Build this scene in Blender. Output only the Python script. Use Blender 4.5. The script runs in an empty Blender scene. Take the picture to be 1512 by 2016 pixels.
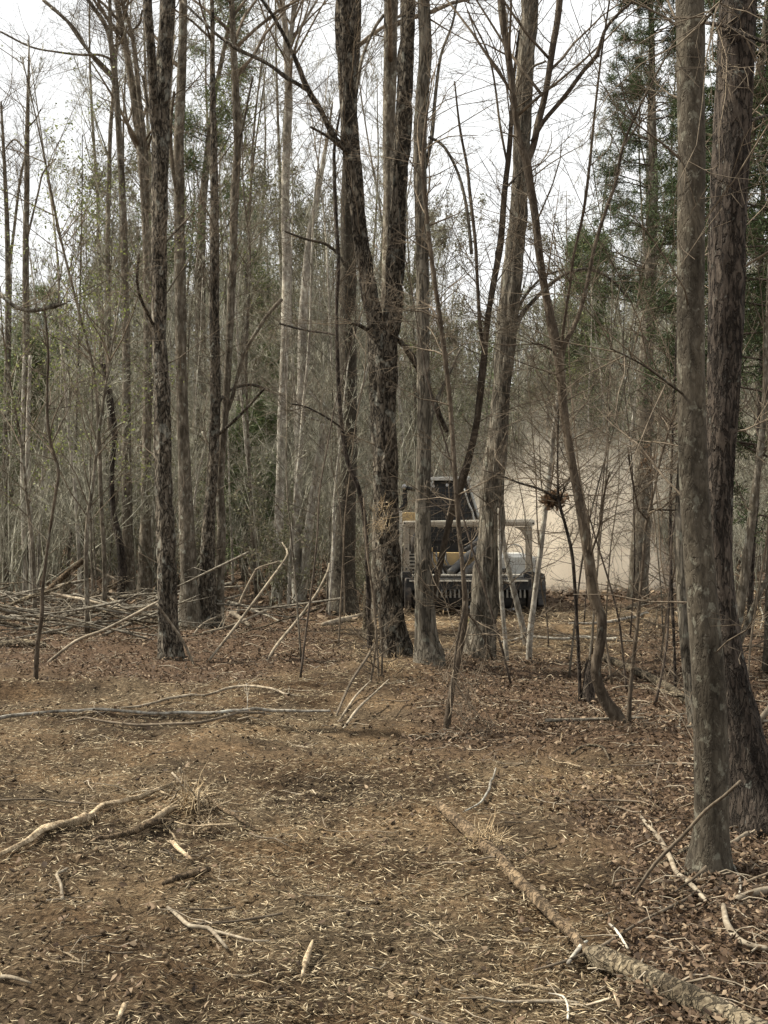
import bpy, bmesh, math, random
import numpy as np
from mathutils import Vector
R = math.radians
sc = bpy.context.scene
C = sc.collection

# ------------------------------------------------------------------ camera, light, exposure
F = 2600.0                 # focal length in pixels of a 1512 x 2016 picture
H = 1.6
cam_d = bpy.data.cameras.new('camera'); cam = bpy.data.objects.new('camera', cam_d); C.objects.link(cam)
cam_d.sensor_fit = 'HORIZONTAL'; cam_d.sensor_width = 36.0; cam_d.lens = 36.0 * F / 1512.0
cam_d.clip_start = 0.05; cam_d.clip_end = 2000
cam.location = (0, 0, H); cam.rotation_euler = (R(90), 0, 0)
sc.camera = cam
SUN_EL, SUN_AZ = 50, -78      # azimuth from +Y, negative = to the left
w = bpy.data.worlds.new('World'); sc.world = w; w.use_nodes = True
nt = w.node_tree; nt.nodes.clear()
def wn(t, **k):
    n = nt.nodes.new(t)
    for a, b in k.items(): setattr(n, a, b)
    return n
sky = wn('ShaderNodeTexSky', sky_type='NISHITA', sun_disc=False)
sky.sun_elevation = R(SUN_EL); sky.sun_rotation = R(SUN_AZ)
sky.air_density = 1.0; sky.dust_density = 2.0
sc_ = wn('ShaderNodeVectorMath', operation='SCALE'); sc_.inputs['Scale'].default_value = 0.12
tc = wn('ShaderNodeTexCoord'); mp = wn('ShaderNodeMapping'); mp.inputs['Scale'].default_value = (1.5, 1.5, 4)
nz = wn('ShaderNodeTexNoise'); nz.inputs['Scale'].default_value = 2.2; nz.inputs['Detail'].default_value = 7
rp = wn('ShaderNodeValToRGB'); rp.color_ramp.elements[0].position = .14; rp.color_ramp.elements[1].position = .33
mx = wn('ShaderNodeMix', data_type='RGBA'); mx.inputs[7].default_value = (.60, .61, .612, 1)
bg = wn('ShaderNodeBackground'); bg.inputs['Strength'].default_value = 1.0; wo = wn('ShaderNodeOutputWorld')
L = nt.links.new
L(sky.outputs[0], sc_.inputs[0]); L(tc.outputs['Generated'], mp.inputs[0]); L(mp.outputs[0], nz.inputs[0])
L(nz.outputs[0], rp.inputs[0]); L(rp.outputs[0], mx.inputs[0]); L(sc_.outputs[0], mx.inputs[6])
L(mx.outputs[2], bg.inputs[0]); L(bg.outputs[0], wo.inputs[0])
sun_d = bpy.data.lights.new('sun', 'SUN'); sun_d.energy = 5.0; sun_d.angle = R(1.0); sun_d.color = (1, .945, .82)
sun = bpy.data.objects.new('sun', sun_d); C.objects.link(sun)
sd = Vector((math.sin(R(SUN_AZ)) * math.cos(R(SUN_EL)), math.cos(R(SUN_AZ)) * math.cos(R(SUN_EL)), math.sin(R(SUN_EL))))
sun.rotation_euler = sd.to_track_quat('Z', 'Y').to_euler(); sun.location = (-20, 10, 30)
sc.view_settings.view_transform = 'Standard'; sc.view_settings.look = 'None'
sc.view_settings.exposure = 1.02; sc.view_settings.gamma = 1
sc.view_settings.use_curve_mapping = False
try: sc.cycles.volume_bounces = 4
except Exception: pass

# ------------------------------------------------------------------ helpers
rng = np.random.default_rng(7)
random.seed(7)
def P(px, py, D): return np.array([(px - 756) / F * D, D, H - (py - 1008) / F * D])
def DG(py): return H * F / (py - 1008.0)           # distance of a ground point seen at row py

def _h(ix, iy, iz, s):
    n = (ix.astype(np.int64) * 374761393 + iy.astype(np.int64) * 668265263 + iz.astype(np.int64) * 2147483647 + s * 974634777) & 0xffffffff
    n = ((n ^ (n >> 13)) * 1274126177) & 0xffffffff
    n = n ^ (n >> 16)
    return (n & 0xffff) / 65535.0
def vn(x, y, z=0.0, s=0):
    x, y, z = np.broadcast_arrays(np.asarray(x, float), np.asarray(y, float), np.asarray(z, float))
    ix, iy, iz = np.floor(x), np.floor(y), np.floor(z)
    fx, fy, fz = x - ix, y - iy, z - iz
    fx = fx * fx * (3 - 2 * fx); fy = fy * fy * (3 - 2 * fy); fz = fz * fz * (3 - 2 * fz)
    r = 0
    for a in (0, 1):
        for b in (0, 1):
            for c in (0, 1):
                r = r + _h(ix + a, iy + b, iz + c, s) * (fx if a else 1 - fx) * (fy if b else 1 - fy) * (fz if c else 1 - fz)
    return r
def gz(x, y):
    x = np.asarray(x, float); y = np.asarray(y, float)
    near = 1.0 / (1 + np.maximum(y - 25, 0) * .02)
    z = (vn(x * .5, y * .5, 0, 1) - .5) * .12 + (vn(x * 1.7, y * 1.7, 0, 2) - .5) * .05 + (vn(x * 5, y * 5, 0, 3) - .5) * .055 + (vn(x * 14, y * 14, 0, 4) - .5) * .03
    # berm of pushed soil at the left of the lane and a low mound under the centre clump
    z = z + .12 * np.exp(-((y - 11.9 - .12 * (x + 3)) / .45) ** 2) / (1 + np.exp((x + 1.9) * 3)) * (.7 + .6 * vn(x * 3, y * 3, 0, 8))
    z = z + .10 * np.exp(-((x - .35) ** 2 / .8 + (y - 13.6) ** 2 / .7))
    z = z + .07 * np.exp(-((x - 1.6) ** 2 / .5 + (y - 9.4) ** 2 / .12))
    hill = np.clip((y - 62) / 60, 0, 1); z = z + 13 * hill * hill * (3 - 2 * hill) * (.85 + .3 * vn(x * .03, y * .03, 0, 5))
    return z * 1.0 - .01
def leafy(x, y):
    y = np.maximum(np.asarray(y, float), .5)
    px = 756 + x / y * F; py = 1008 + H / y * F
    jx = (vn(x * 1.3, y * 1.3, 0, 11) - .5); k = 60
    s = lambda v, w: 1 / (1 + np.exp(-np.clip(v / w, -30, 30)))
    a = s(660 - px, 25) * s(1332 - py + 40 * jx, 7)
    b = s(px - 820 + k * jx, 25) * s(1470 - py + 60 * jx, 16) * s(py - 1290, 7)
    c = s(px - (1150 + (py - 1600) * .70) + 120 * jx, 30) * s(py - 1540, 20)
    d = s(px - 1240 + k * jx, 20) * s(py - 1240, 8)
    e = s(1195 - py, 4)
    return np.clip(np.maximum.reduce([a, b, c, d, e]), 0, 1)

def mesh_np(name, V, faces, smooth=True):
    me = bpy.data.meshes.new(name)
    V = np.asarray(V, np.float32).reshape(-1, 3)
    faces = [np.asarray(f, np.int32) for f in faces if len(f)]
    nl = sum(f.size for f in faces); nf = sum(f.shape[0] for f in faces)
    me.vertices.add(len(V)); me.vertices.foreach_set('co', V.ravel())
    me.loops.add(nl); me.polygons.add(nf)
    me.loops.foreach_set('vertex_index', np.concatenate([f.ravel() for f in faces]))
    tot = np.concatenate([np.full(f.shape[0], f.shape[1], np.int32) for f in faces])
    st = np.concatenate([[0], np.cumsum(tot)[:-1]]).astype(np.int32)
    me.polygons.foreach_set('loop_start', st); me.polygons.foreach_set('loop_total', tot)
    if smooth: me.polygons.foreach_set('use_smooth', np.ones(nf, bool))
    me.update(calc_edges=True); me.validate()
    return me
def link(name, me, mat=None, parent=None, kind=None):
    o = bpy.data.objects.new(name, me); C.objects.link(o)
    if mat is not None and me is not None and len(me.materials) == 0: me.materials.append(mat)
    if parent is not None: o.parent = parent
    if kind: o['kind'] = kind
    return o
def tag(o, label, cat, group=None):
    o['label'] = label; o['category'] = cat
    if group: o['group'] = group
    return o
def thing(name, label, cat, loc=(0, 0, 0), group=None):
    o = bpy.data.objects.new(name, None); C.objects.link(o); o.empty_display_size = .2
    o.location = tuple(loc); return tag(o, label, cat, group)
def dup(root, loc, rotz=0, scale=1.0, label=None, group=None, rot=None):
    r = root.copy(); C.objects.link(r); r.location = tuple(loc)
    r.rotation_euler = rot if rot else (0, 0, rotz); r.scale = (scale,) * 3
    if label: r['label'] = label
    if group: r['group'] = group
    for ch in root.children:
        c = ch.copy(); C.objects.link(c); c.parent = r
    return r

class Tubes:
    def __init__(s): s.b = {}
    def add(s, pts, rad, sides=3):
        pts = np.asarray(pts, float); rad = np.asarray(rad, float)
        s.b.setdefault((len(pts), sides), ([], []))
        s.b[(len(pts), sides)][0].append(pts); s.b[(len(pts), sides)][1].append(rad)
    def arrays(s):
        VV, FF, off = [], [], 0
        for (n, k), (Ps, Rs) in s.b.items():
            Pp = np.array(Ps); Rr = np.array(Rs); V, Fs = tube_batch(Pp, Rr, k)
            VV.append(V); FF += [f + off for f in Fs]; off += len(V)
        return np.concatenate(VV), FF
    def mesh(s, name):
        if not s.b: return None
        V, Fs = s.arrays(); return mesh_np(name, V, Fs)
def frames(Pp):
    T = np.gradient(Pp, axis=1); T /= np.linalg.norm(T, axis=2, keepdims=True) + 1e-9
    m = np.abs(Pp[:, -1] - Pp[:, 0]); ref = np.zeros_like(m); ref[np.arange(len(m)), m.argmin(1)] = 1
    U = np.cross(T, ref[:, None, :]); U /= np.linalg.norm(U, axis=2, keepdims=True) + 1e-9
    return T, U, np.cross(T, U)
def tube_batch(Pp, Rr, k):
    M, n, _ = Pp.shape
    T, U, W = frames(Pp)
    a = np.arange(k) / k * 2 * np.pi
    V = Pp[:, :, None, :] + Rr[:, :, None, None] * (np.cos(a)[None, None, :, None] * U[:, :, None, :] + np.sin(a)[None, None, :, None] * W[:, :, None, :])
    idx = np.arange(M * n * k).reshape(M, n, k)
    q = np.stack([idx[:, :-1, :], np.roll(idx, -1, 2)[:, :-1, :], np.roll(idx, -1, 2)[:, 1:, :], idx[:, 1:, :]], -1).reshape(-1, 4)
    Fs = [q]
    if k >= 5: Fs += [idx[:, -1, :], idx[:, 0, ::-1]]
    return V.reshape(-1, 3), Fs
def spline(pts, step):
    """Catmull-Rom resample of an (n, m) array by world length of its first three columns."""
    p = np.asarray(pts, float)
    if len(p) == 2: p = np.vstack([p[0], (p[0] + p[1]) / 2, p[1]])
    e = np.vstack([2 * p[0] - p[1], p, 2 * p[-1] - p[-2]])
    out = []
    for i in range(1, len(e) - 2):
        a, b, c, d = e[i - 1:i + 3]
        n = max(1, int(np.linalg.norm(c[:3] - b[:3]) / step))
        t = (np.arange(n) / n)[:, None]
        out.append(.5 * (2 * b + (c - a) * t + (2 * a - 5 * b + 4 * c - d) * t ** 2 + (3 * b - a - 3 * c + d) * t ** 3))
    out.append(p[-1:]); return np.vstack(out)
def bark_tube(pr, sides, seed=0, amp=.06, ridge=1.0, flare=0., step=.05, kf=6.0, lf=5.0):
    """pr: (n,4) points + radius. Returns a mesh with bark relief modelled in the surface."""
    q = spline(pr, step); Pp = q[:, :3]; Rr = np.maximum(q[:, 3], .002)
    T, U, W = [v[0] for v in frames(Pp[None])]
    s = np.concatenate([[0], np.cumsum(np.linalg.norm(np.diff(Pp, axis=0), axis=1))])
    a = np.arange(sides) / sides * 2 * np.pi
    A, S = np.meshgrid(a, s)
    ca, sa = np.cos(A), np.sin(A)
    n1 = vn(ca * kf, sa * kf, S * lf, seed) ; n2 = vn(ca * kf * 2.3, sa * kf * 2.3, S * lf * 3, seed + 1)
    n0 = vn(ca * .9, sa * .9, S * 1.1, seed + 2)
    rd = np.abs(n1 - .5) * 2
    d = 1 + amp * (ridge * (rd - .4) * 1.6 + (n2 - .5) * .9) + .16 * (n0 - .5)
    if flare:
        h = Pp[:, 2:3] - Pp[0, 2]
        lob = .5 + .5 * np.cos(A * 4 + seed) * (.6 + .8 * n0)
        d = d + flare * np.exp(-np.clip(h, 0, None) / .13) * (.35 + lob)
    rr = Rr[:, None] * d
    V = Pp[:, None, :] + rr[..., None] * (ca[..., None] * U[:, None] + sa[..., None] * W[:, None])
    n = len(s); idx = np.arange(n * sides).reshape(n, sides)
    qd = np.stack([idx[:-1], np.roll(idx, -1, 1)[:-1], np.roll(idx, -1, 1)[1:], idx[1:]], -1).reshape(-1, 4)
    return mesh_np('bark', V.reshape(-1, 3), [qd, idx[-1:, :], idx[:1, ::-1]])

def nrm(v): return v / (np.linalg.norm(v) + 1e-9)
def rot_dir(d, ang, g):
    r = g.normal(size=3); r = nrm(r - d * r.dot(d)); return d * math.cos(ang) + r * math.sin(ang)
def wander(p, d, Ln, n, g, jit=.12, up=.0):
    pts = [p]; st = Ln / (n - 1)
    for i in range(n - 1):
        d = nrm(d + g.normal(size=3) * jit + np.array([0, 0, up])); pts.append(pts[-1] + d * st)
    return np.array(pts), d
def grow(T, p, d, Ln, r, lvl, g, up=.08, kids=(6, 5, 3), ang=(.5, 1.0), jit=.12, rmin=.0018, tips=None):
    n = (7, 5, 4, 3)[min(lvl, 3)]
    pts, _ = wander(p, d, Ln, n, g, jit, up)
    rad = np.maximum(np.linspace(r, r * .3, n), rmin)
    T.add(pts, rad, (6, 4, 3, 3)[min(lvl, 3)])
    if tips is not None: tips.append(pts)
    if lvl <= 2 and lvl < 3 and kids[lvl] > 0:
        for k in range(kids[lvl]):
            t = g.uniform(.2, .98); i = int(t * (n - 1)); f = t * (n - 1) - i
            q = pts[i] * (1 - f) + pts[min(i + 1, n - 1)] * f
            dd = rot_dir(nrm(pts[min(i + 1, n - 1)] - pts[i]), g.uniform(*ang), g)
            grow(T, q, dd, Ln * g.uniform(.3, .55) * (1.15 - .5 * t), max(r * .45 * (1 - .5 * t), rmin), lvl + 1, g, up, kids, ang, jit, rmin, tips)

# ------------------------------------------------------------------ materials
def node_mat(name):
    m = bpy.data.materials.new(name); m.use_nodes = True; return m, m.node_tree, m.node_tree.nodes['Principled BSDF']
def ramp(nt, stops):
    r = nt.nodes.new('ShaderNodeValToRGB'); e = r.color_ramp.elements
    while len(e) < len(stops): e.new(.5)
    for i, (p, c) in enumerate(stops): e[i].position = p; e[i].color = (*c, 1) if len(c) == 3 else c
    return r
def coords(nt, scale, kind='Object'):
    t = nt.nodes.new('ShaderNodeTexCoord'); m = nt.nodes.new('ShaderNodeMapping'); m.inputs['Scale'].default_value = scale
    nt.links.new(t.outputs[kind], m.inputs[0]); return m
def noise(nt, vec, scale, detail=6, rough=.6, dist=0):
    n = nt.nodes.new('ShaderNodeTexNoise'); n.inputs['Scale'].default_value = scale; n.inputs['Detail'].default_value = detail
    n.inputs['Roughness'].default_value = rough; n.inputs['Distortion'].default_value = dist
    if vec: nt.links.new(vec.outputs[0], n.inputs[0])
    return n
def mixc(nt, fac, a, b, mode='MIX'):
    m = nt.nodes.new('ShaderNodeMix'); m.data_type = 'RGBA'; m.blend_type = mode
    for s, v in ((m.inputs[0], fac), (m.inputs[6], a), (m.inputs[7], b)):
        if isinstance(v, (int, float)): s.default_value = v
        elif isinstance(v, tuple): s.default_value = (*v, 1)
        else: nt.links.new(v, s)
    return m.outputs[2]
def bark(name, c0, c1, c2, sc1=22, stretch=.22, fiss=.0, lichen=0., lcol=(.36, .37, .33), lsc=9, bump=.5, lth=.60, moss=False):
    m, nt, b = node_mat(name); L = nt.links.new
    mp = coords(nt, (1, 1, stretch)); n = noise(nt, mp, sc1, 8, .65, .3)
    rc = ramp(nt, [(.28, c0), (.48, c1), (.72, c2)]); L(n.outputs[0], rc.inputs[0]); col = rc.outputs[0]
    hgt = n.outputs[0]
    if fiss:
        mp2 = coords(nt, (1, 1, stretch * .9)); v = noise(nt, mp2, sc1 * .8, 4, .55, .6)
        sb = nt.nodes.new('ShaderNodeMath'); sb.operation = 'SUBTRACT'; sb.inputs[1].default_value = .5; L(v.outputs[0], sb.inputs[0])
        ab = nt.nodes.new('ShaderNodeMath'); ab.operation = 'ABSOLUTE'; L(sb.outputs[0], ab.inputs[0])
        rv = ramp(nt, [(0.008, (0, 0, 0)), (.06, (1, 1, 1))]); L(ab.outputs[0], rv.inputs[0])
        dk = tuple(x * .30 for x in c0)
        mm = nt.nodes.new('ShaderNodeMath'); mm.operation = 'MULTIPLY_ADD'; mm.inputs[1].default_value = fiss; mm.inputs[2].default_value = 1 - fiss
        L(rv.outputs[0], mm.inputs[0]); col = mixc(nt, mm.outputs[0], dk, col)
        ma = nt.nodes.new('ShaderNodeMath'); ma.operation = 'ADD'; L(rv.outputs[0], ma.inputs[0]); L(n.outputs[0], ma.inputs[1]); hgt = ma.outputs[0]
    if lichen:
        ml = coords(nt, (1, 1, .8)); nl = noise(nt, ml, lsc, 5, .62, .2)
        rl = ramp(nt, [(lth, (0, 0, 0)), (lth + .05, (lichen,) * 3)]); L(nl.outputs[0], rl.inputs[0]); col = mixc(nt, rl.outputs[0], col, lcol)
    npz = noise(nt, coords(nt, (1, 1, .45)), 3.5, 4, .6, .5); rpz = ramp(nt, [(.36, (.55, .54, .52)), (.52, (1, 1, 1)), (.66, (1.3, 1.29, 1.24))]); L(npz.outputs[0], rpz.inputs[0]); col = mixc(nt, 1.0, col, rpz.outputs[0], 'MULTIPLY')
    oi = nt.nodes.new('ShaderNodeObjectInfo'); hs = nt.nodes.new('ShaderNodeHueSaturation')
    mr = nt.nodes.new('ShaderNodeMapRange'); mr.inputs['To Min'].default_value = .8; mr.inputs['To Max'].default_value = 1.22
    L(oi.outputs['Random'], mr.inputs[0]); L(mr.outputs[0], hs.inputs['Value']); L(col, hs.inputs['Color'])
    L(hs.outputs[0], b.inputs['Base Color']); b.inputs['Roughness'].default_value = .92; b.inputs['Specular IOR Level'].default_value = .15
    bp = nt.nodes.new('ShaderNodeBump'); bp.inputs['Strength'].default_value = bump; bp.inputs['Distance'].default_value = .02
    L(hgt, bp.inputs['Height']); L(bp.outputs[0], b.inputs['Normal'])
    return m
def island_mat(name, cols, rough=.85, transl=0.):
    m, nt, b = node_mat(name); L = nt.links.new
    g = nt.nodes.new('ShaderNodeNewGeometry'); n = len(cols)
    rc = ramp(nt, [(i / n, c) for i, c in enumerate(cols)]); rc.color_ramp.interpolation = 'LINEAR'
    L(g.outputs['Random Per Island'], rc.inputs[0]); L(rc.outputs[0], b.inputs['Base Color'])
    b.inputs['Roughness'].default_value = rough; b.inputs['Specular IOR Level'].default_value = .2
    if transl:
        tr = nt.nodes.new('ShaderNodeBsdfTranslucent'); L(rc.outputs[0], tr.inputs[0]); ms = nt.nodes.new('ShaderNodeMixShader'); ms.inputs[0].default_value = transl
        L(b.outputs[0], ms.inputs[1]); L(tr.outputs[0], ms.inputs[2]); L(ms.outputs[0], nt.nodes['Material Output'].inputs[0])
    return m
M = {}
M['pine'] = bark('pine_bark', (.032, .025, .018), (.095, .078, .058), (.24, .21, .168), 30, .40, .85, .45, (.33, .33, .28), 8, .9, .58)
M['ridged'] = bark('ridged_bark', (.05, .042, .031), (.13, .112, .086), (.25, .222, .178), 30, .16, .6, .45, (.27, .275, .22), 10, .8, .60)
M['smooth'] = bark('smooth_lichen_bark', (.026, .021, .015), (.058, .048, .035), (.10, .085, .064), 38, .35, .25, .5, (.19, .18, .14), 19, .45, .57)
M['dark'] = bark('dark_plated_bark', (.022, .017, .013), (.055, .043, .034), (.105, .085, .067), 40, .3, .7, .5, (.24, .245, .21), 16, .9, .62)
M['grey'] = bark('grey_bark', (.034, .027, .019), (.105, .087, .064), (.27, .238, .19), 22, .35, .15, .5, (.33, .33, .27), 11, .5, .58)
M['pale'] = bark('pale_mottled_bark', (.08, .067, .05), (.22, .195, .16), (.42, .39, .33), 18, .5, 0, .6, (.42, .41, .35), 13, .3, .55)
M['twig'] = bark('twig_bark', (.05, .038, .027), (.115, .09, .064), (.20, .162, .12), 30, .5, 0, 0, bump=.2)
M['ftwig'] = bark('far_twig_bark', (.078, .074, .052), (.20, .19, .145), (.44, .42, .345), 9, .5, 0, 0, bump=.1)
M['darktwig'] = bark('dark_twig_bark', (.02, .016, .012), (.055, .042, .032), (.11, .088, .068), 30, .5, 0, 0, bump=.3)
M['oldwood'] = bark('old_grey_deadwood', (.05, .042, .032), (.15, .13, .10), (.33, .30, .245), 24, .8, .2, .3, (.09, .075, .055), 8, .4, .58)
M['brownbark'] = bark('smooth_brown_bark', (.025, .018, .012), (.062, .047, .033), (.13, .105, .078), 22, .35, .15, .3, (.22, .22, .18), 11, .5, .62)
M['stick'] = bark('weathered_stick_wood', (.10, .078, .054), (.21, .172, .126), (.36, .315, .24), 30, .7, 0, .4, (.10, .075, .05), 9, .4, .58)
M['split'] = bark('fresh_split_wood', (.15, .105, .062), (.33, .255, .165), (.50, .41, .285), 45, .5, .3, .55, (.10, .065, .04), 8, .5, .56)
M['rotten'] = bark('rotten_log_wood', (.04, .028, .017), (.13, .092, .056), (.27, .20, .128), 30, .8, .5, .45, (.08, .055, .035), 8, .9, .54)
M['log'] = bark('grey_log_bark', (.04, .03, .02), (.135, .108, .072), (.28, .235, .165), 34, .9, .7, .3, (.07, .05, .033), 6, .9, .55)
M['chip'] = island_mat('shredded_wood', [(.035, .025, .014), (.085, .06, .033), (.155, .114, .064), (.23, .175, .104), (.10, .071, .04), (.32, .25, .155), (.06, .043, .024), (.46, .38, .255)])
M['straw'] = island_mat('fresh_shredded_wood', [(.21, .15, .08), (.35, .265, .16), (.48, .385, .25), (.28, .20, .115)])
M['leaf'] = island_mat('dead_leaves', [(.03, .02, .013), (.065, .042, .027), (.13, .085, .053), (.05, .032, .02), (.20, .14, .088), (.09, .057, .035), (.27, .20, .13), (.04, .026, .016)], .75, .15)
M['cedar'] = island_mat('cedar_foliage', [(.022, .038, .016), (.045, .07, .028), (.07, .10, .04), (.035, .05, .022), (.09, .105, .045)], .7, .2)
M['pineneedle'] = island_mat('pine_needles', [(.04, .062, .025), (.075, .105, .042), (.105, .135, .055), (.14, .155, .07)], .6, .25)
M['bud'] = island_mat('spring_leaves', [(.12, .145, .04), (.19, .215, .065), (.26, .27, .10), (.10, .12, .045)], .6, .35)
M['olive'] = island_mat('olive_undergrowth_leaves', [(.08, .085, .045), (.13, .13, .068), (.18, .175, .10), (.10, .095, .055), (.14, .115, .08)], .6, .3)
M['brownleaf'] = island_mat('hanging_dead_leaves', [(.10, .06, .035), (.2, .12, .07), (.15, .1, .06)], .8, .2)

def paint(name, col, rough=.5, dirt=.5, metal=0, dcol=(.30, .23, .16), sc1=6):
    m, nt, b = node_mat(name); L = nt.links.new
    mp = coords(nt, (1, 1, 1)); n = noise(nt, mp, sc1, 8, .7); r = ramp(nt, [(.42, (0, 0, 0)), (.66, (dirt,) * 3)]); L(n.outputs[0], r.inputs[0])
    c = mixc(nt, r.outputs[0], col, dcol); L(c, b.inputs['Base Color']); b.inputs['Roughness'].default_value = rough; b.inputs['Metallic'].default_value = metal
    return m
M['cream'] = paint('cream_machine_paint', (.56, .52, .43), .6, .5)
M['white'] = paint('white_machine_paint', (.50, .50, .46), .55, .5)
M['yellow'] = paint('tan_yellow_paint', (.58, .40, .17), .55, .6)
M['greyp'] = paint('grey_machine_paint', (.36, .37, .35), .6, .6)
M['black'] = paint('black_steel', (.012, .012, .012), .8, .35, dcol=(.05, .04, .03))
M['glass'] = paint('dark_cab_glass', (.012, .014, .016), .2, .25, dcol=(.04, .034, .028))
M['rubber'] = paint('black_rubber', (.025, .024, .023), .8, .6, dcol=(.16, .12, .085))
M['hose'] = paint('grey_hose', (.05, .05, .05), .6, .5, dcol=(.12, .10, .075))
M['post'] = paint('shaded_tan_paint', (.27, .24, .185), .6, .6)  # darker version of the push frame paint, its shaded faces put into the colour
M['tooth'] = paint('dusty_steel_teeth', (.12, .115, .10), .7, .6, .2, dcol=(.20, .16, .11))
M['steel'] = paint('worn_bright_steel', (.42, .42, .42), .4, .3, .4)

# ------------------------------------------------------------------ ground
def ground():
    ys = np.concatenate([np.linspace(-12, 3.4, 24)[:-1], 3.4 * (160 / 3.4) ** (np.linspace(0, 1, 620))])
    u = np.linspace(-1, 1, 560); 
    Y, Uu = np.meshgrid(ys, u, indexing='ij')
    X = np.sign(Uu) * (np.abs(Uu) * .45 + .55 * np.abs(Uu) ** 5) * (6 + np.maximum(Y, 0) * 1.05)
    Z = gz(X, Y); n, m = X.shape
    idx = np.arange(n * m).reshape(n, m)
    q = np.stack([idx[:-1, :-1], idx[:-1, 1:], idx[1:, 1:], idx[1:, :-1]], -1).reshape(-1, 4)
    me = mesh_np('ground', np.stack([X, Y, Z], -1), [q])
    at = me.attributes.new('leafy', 'FLOAT', 'POINT'); at.data.foreach_set('value', leafy(X, Y).astype(np.float32).ravel())
    m_, nt, b = node_mat('forest_soil'); L = nt.links.new
    mp = coords(nt, (1, 1, 1)); n1 = noise(nt, mp, 1.1, 6, .6); n2 = noise(nt, mp, 38, 8, .8, .4); n3 = noise(nt, mp, 90, 4, .7)
    r1 = ramp(nt, [(.36, (.034, .024, .015)), (.5, (.104, .074, .045)), (.62, (.21, .156, .10))]); L(n2.outputs[0], r1.inputs[0])
    rr = ramp(nt, [(.40, (.75, .76, .76)), (.62, (1.3, 1.2, 1.08))]); L(n1.outputs[0], rr.inputs[0])
    c = mixc(nt, 1.0, r1.outputs[0], rr.outputs[0], 'MULTIPLY')
    n4 = noise(nt, mp, .7, 3, .5); r4 = ramp(nt, [(.40, (.5, .47, .45)), (.5, (.85, .84, .83)), (.6, (1.2, 1.2, 1.18))]); L(n4.outputs[0], r4.inputs[0]); c = mixc(nt, 1.0, c, r4.outputs[0], 'MULTIPLY')
    r2 = ramp(nt, [(.35, (.035, .023, .015)), (.5, (.085, .054, .034)), (.65, (.17, .115, .07))]); L(n2.outputs[0], r2.inputs[0])
    a = nt.nodes.new('ShaderNodeAttribute'); a.attribute_name = 'leafy'
    c = mixc(nt, a.outputs['Fac'], c, r2.outputs[0]); L(c, b.inputs['Base Color']); b.inputs['Roughness'].default_value = .95
    b.inputs['Specular IOR Level'].default_value = .1
    ad = nt.nodes.new('ShaderNodeMath'); L(n2.outputs[0], ad.inputs[0]); L(n3.outputs[0], ad.inputs[1])
    bp = nt.nodes.new('ShaderNodeBump'); bp.inputs['Strength'].default_value = .8; bp.inputs['Distance'].default_value = .03; L(ad.outputs[0], bp.inputs['Height']); L(bp.outputs[0], b.inputs['Normal'])
    o = link('ground', me, m_, kind='structure')
ground()
def far_ground():
    V = np.array([[-900, -600, -.6], [900, -600, -.6], [900, 1200, -.6], [-900, 1200, -.6]]); me = mesh_np('terrain', V, [np.array([[0, 1, 2, 3]])])
    m_, nt, b = node_mat('far_soil'); n = noise(nt, coords(nt, (1, 1, 1)), .3); r = ramp(nt, [(.4, (.08, .055, .035)), (.6, (.14, .10, .065))])
    nt.links.new(n.outputs[0], r.inputs[0]); nt.links.new(r.outputs[0], b.inputs['Base Color']); b.inputs['Roughness'].default_value = 1
    link('terrain', me, m_, kind='structure')
far_ground()

# ------------------------------------------------------------------ litter on the ground (nobody could count it)
def sample_ground(n, d0=3.4, d1=34, p=1.0):
    u = rng.random(n)
    if p == 1: D = d0 * (d1 / d0) ** u
    else: D = (d0 ** (1 - p) + u * (d1 ** (1 - p) - d0 ** (1 - p))) ** (1 / (1 - p))
    x = (rng.random(n) * 2 - 1) * (.36 * D + 1.2); return x, D
def splinters(name, n, mat, ln, wd, keep, lift=.012, tilt=.25, d1=30, band=None, p=1.15):
    x, y = sample_ground(n, d1=d1, p=p); k = keep(x, y); x, y = x[k], y[k]; n = len(x)
    l = ln[0] + (ln[1] - ln[0]) * rng.random(n) ** 1.8; l = l * (1 + y * .03); wdt = rng.uniform(*wd, n) * (1 + y * .045)
    a = rng.normal(0, .85, n) + (rng.random(n) < .35) * rng.uniform(0, 3.14, n); t = rng.normal(0, tilt, n)
    dx, dy, dz = np.cos(a) * np.cos(t), np.sin(a) * np.cos(t), np.sin(t)
    d = np.stack([dx, dy, dz], 1); s = np.stack([-np.sin(a), np.cos(a), 0 * a], 1); upv = np.cross(d, s) * -1
    upv = np.where(upv[:, 2:] < 0, -upv, upv)
    c = np.stack([x, y, gz(x, y) + lift * rng.uniform(.2, 1.3, n) + np.abs(dz) * l * .4], 1)
    mid = c + d * (rng.uniform(-.3, .3, n) * l)[:, None]
    h = (l / 2)[:, None]; w_ = (wdt / 2)[:, None]
    V = np.stack([c - d * h, mid + s * w_, mid - s * w_ * .9, mid + upv * w_ * .8, c + d * h], 1)
    b = (np.arange(n) * 5)[:, None]
    f = np.concatenate([b + np.array([[0, 1, 3]]), b + np.array([[0, 3, 2]]), b + np.array([[4, 3, 1]]), b + np.array([[4, 2, 3]]), b + np.array([[0, 2, 1]]), b + np.array([[4, 1, 2]])])
    return link(name, mesh_np(name, V.reshape(-1, 3), [f], False), mat, kind='stuff')
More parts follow.
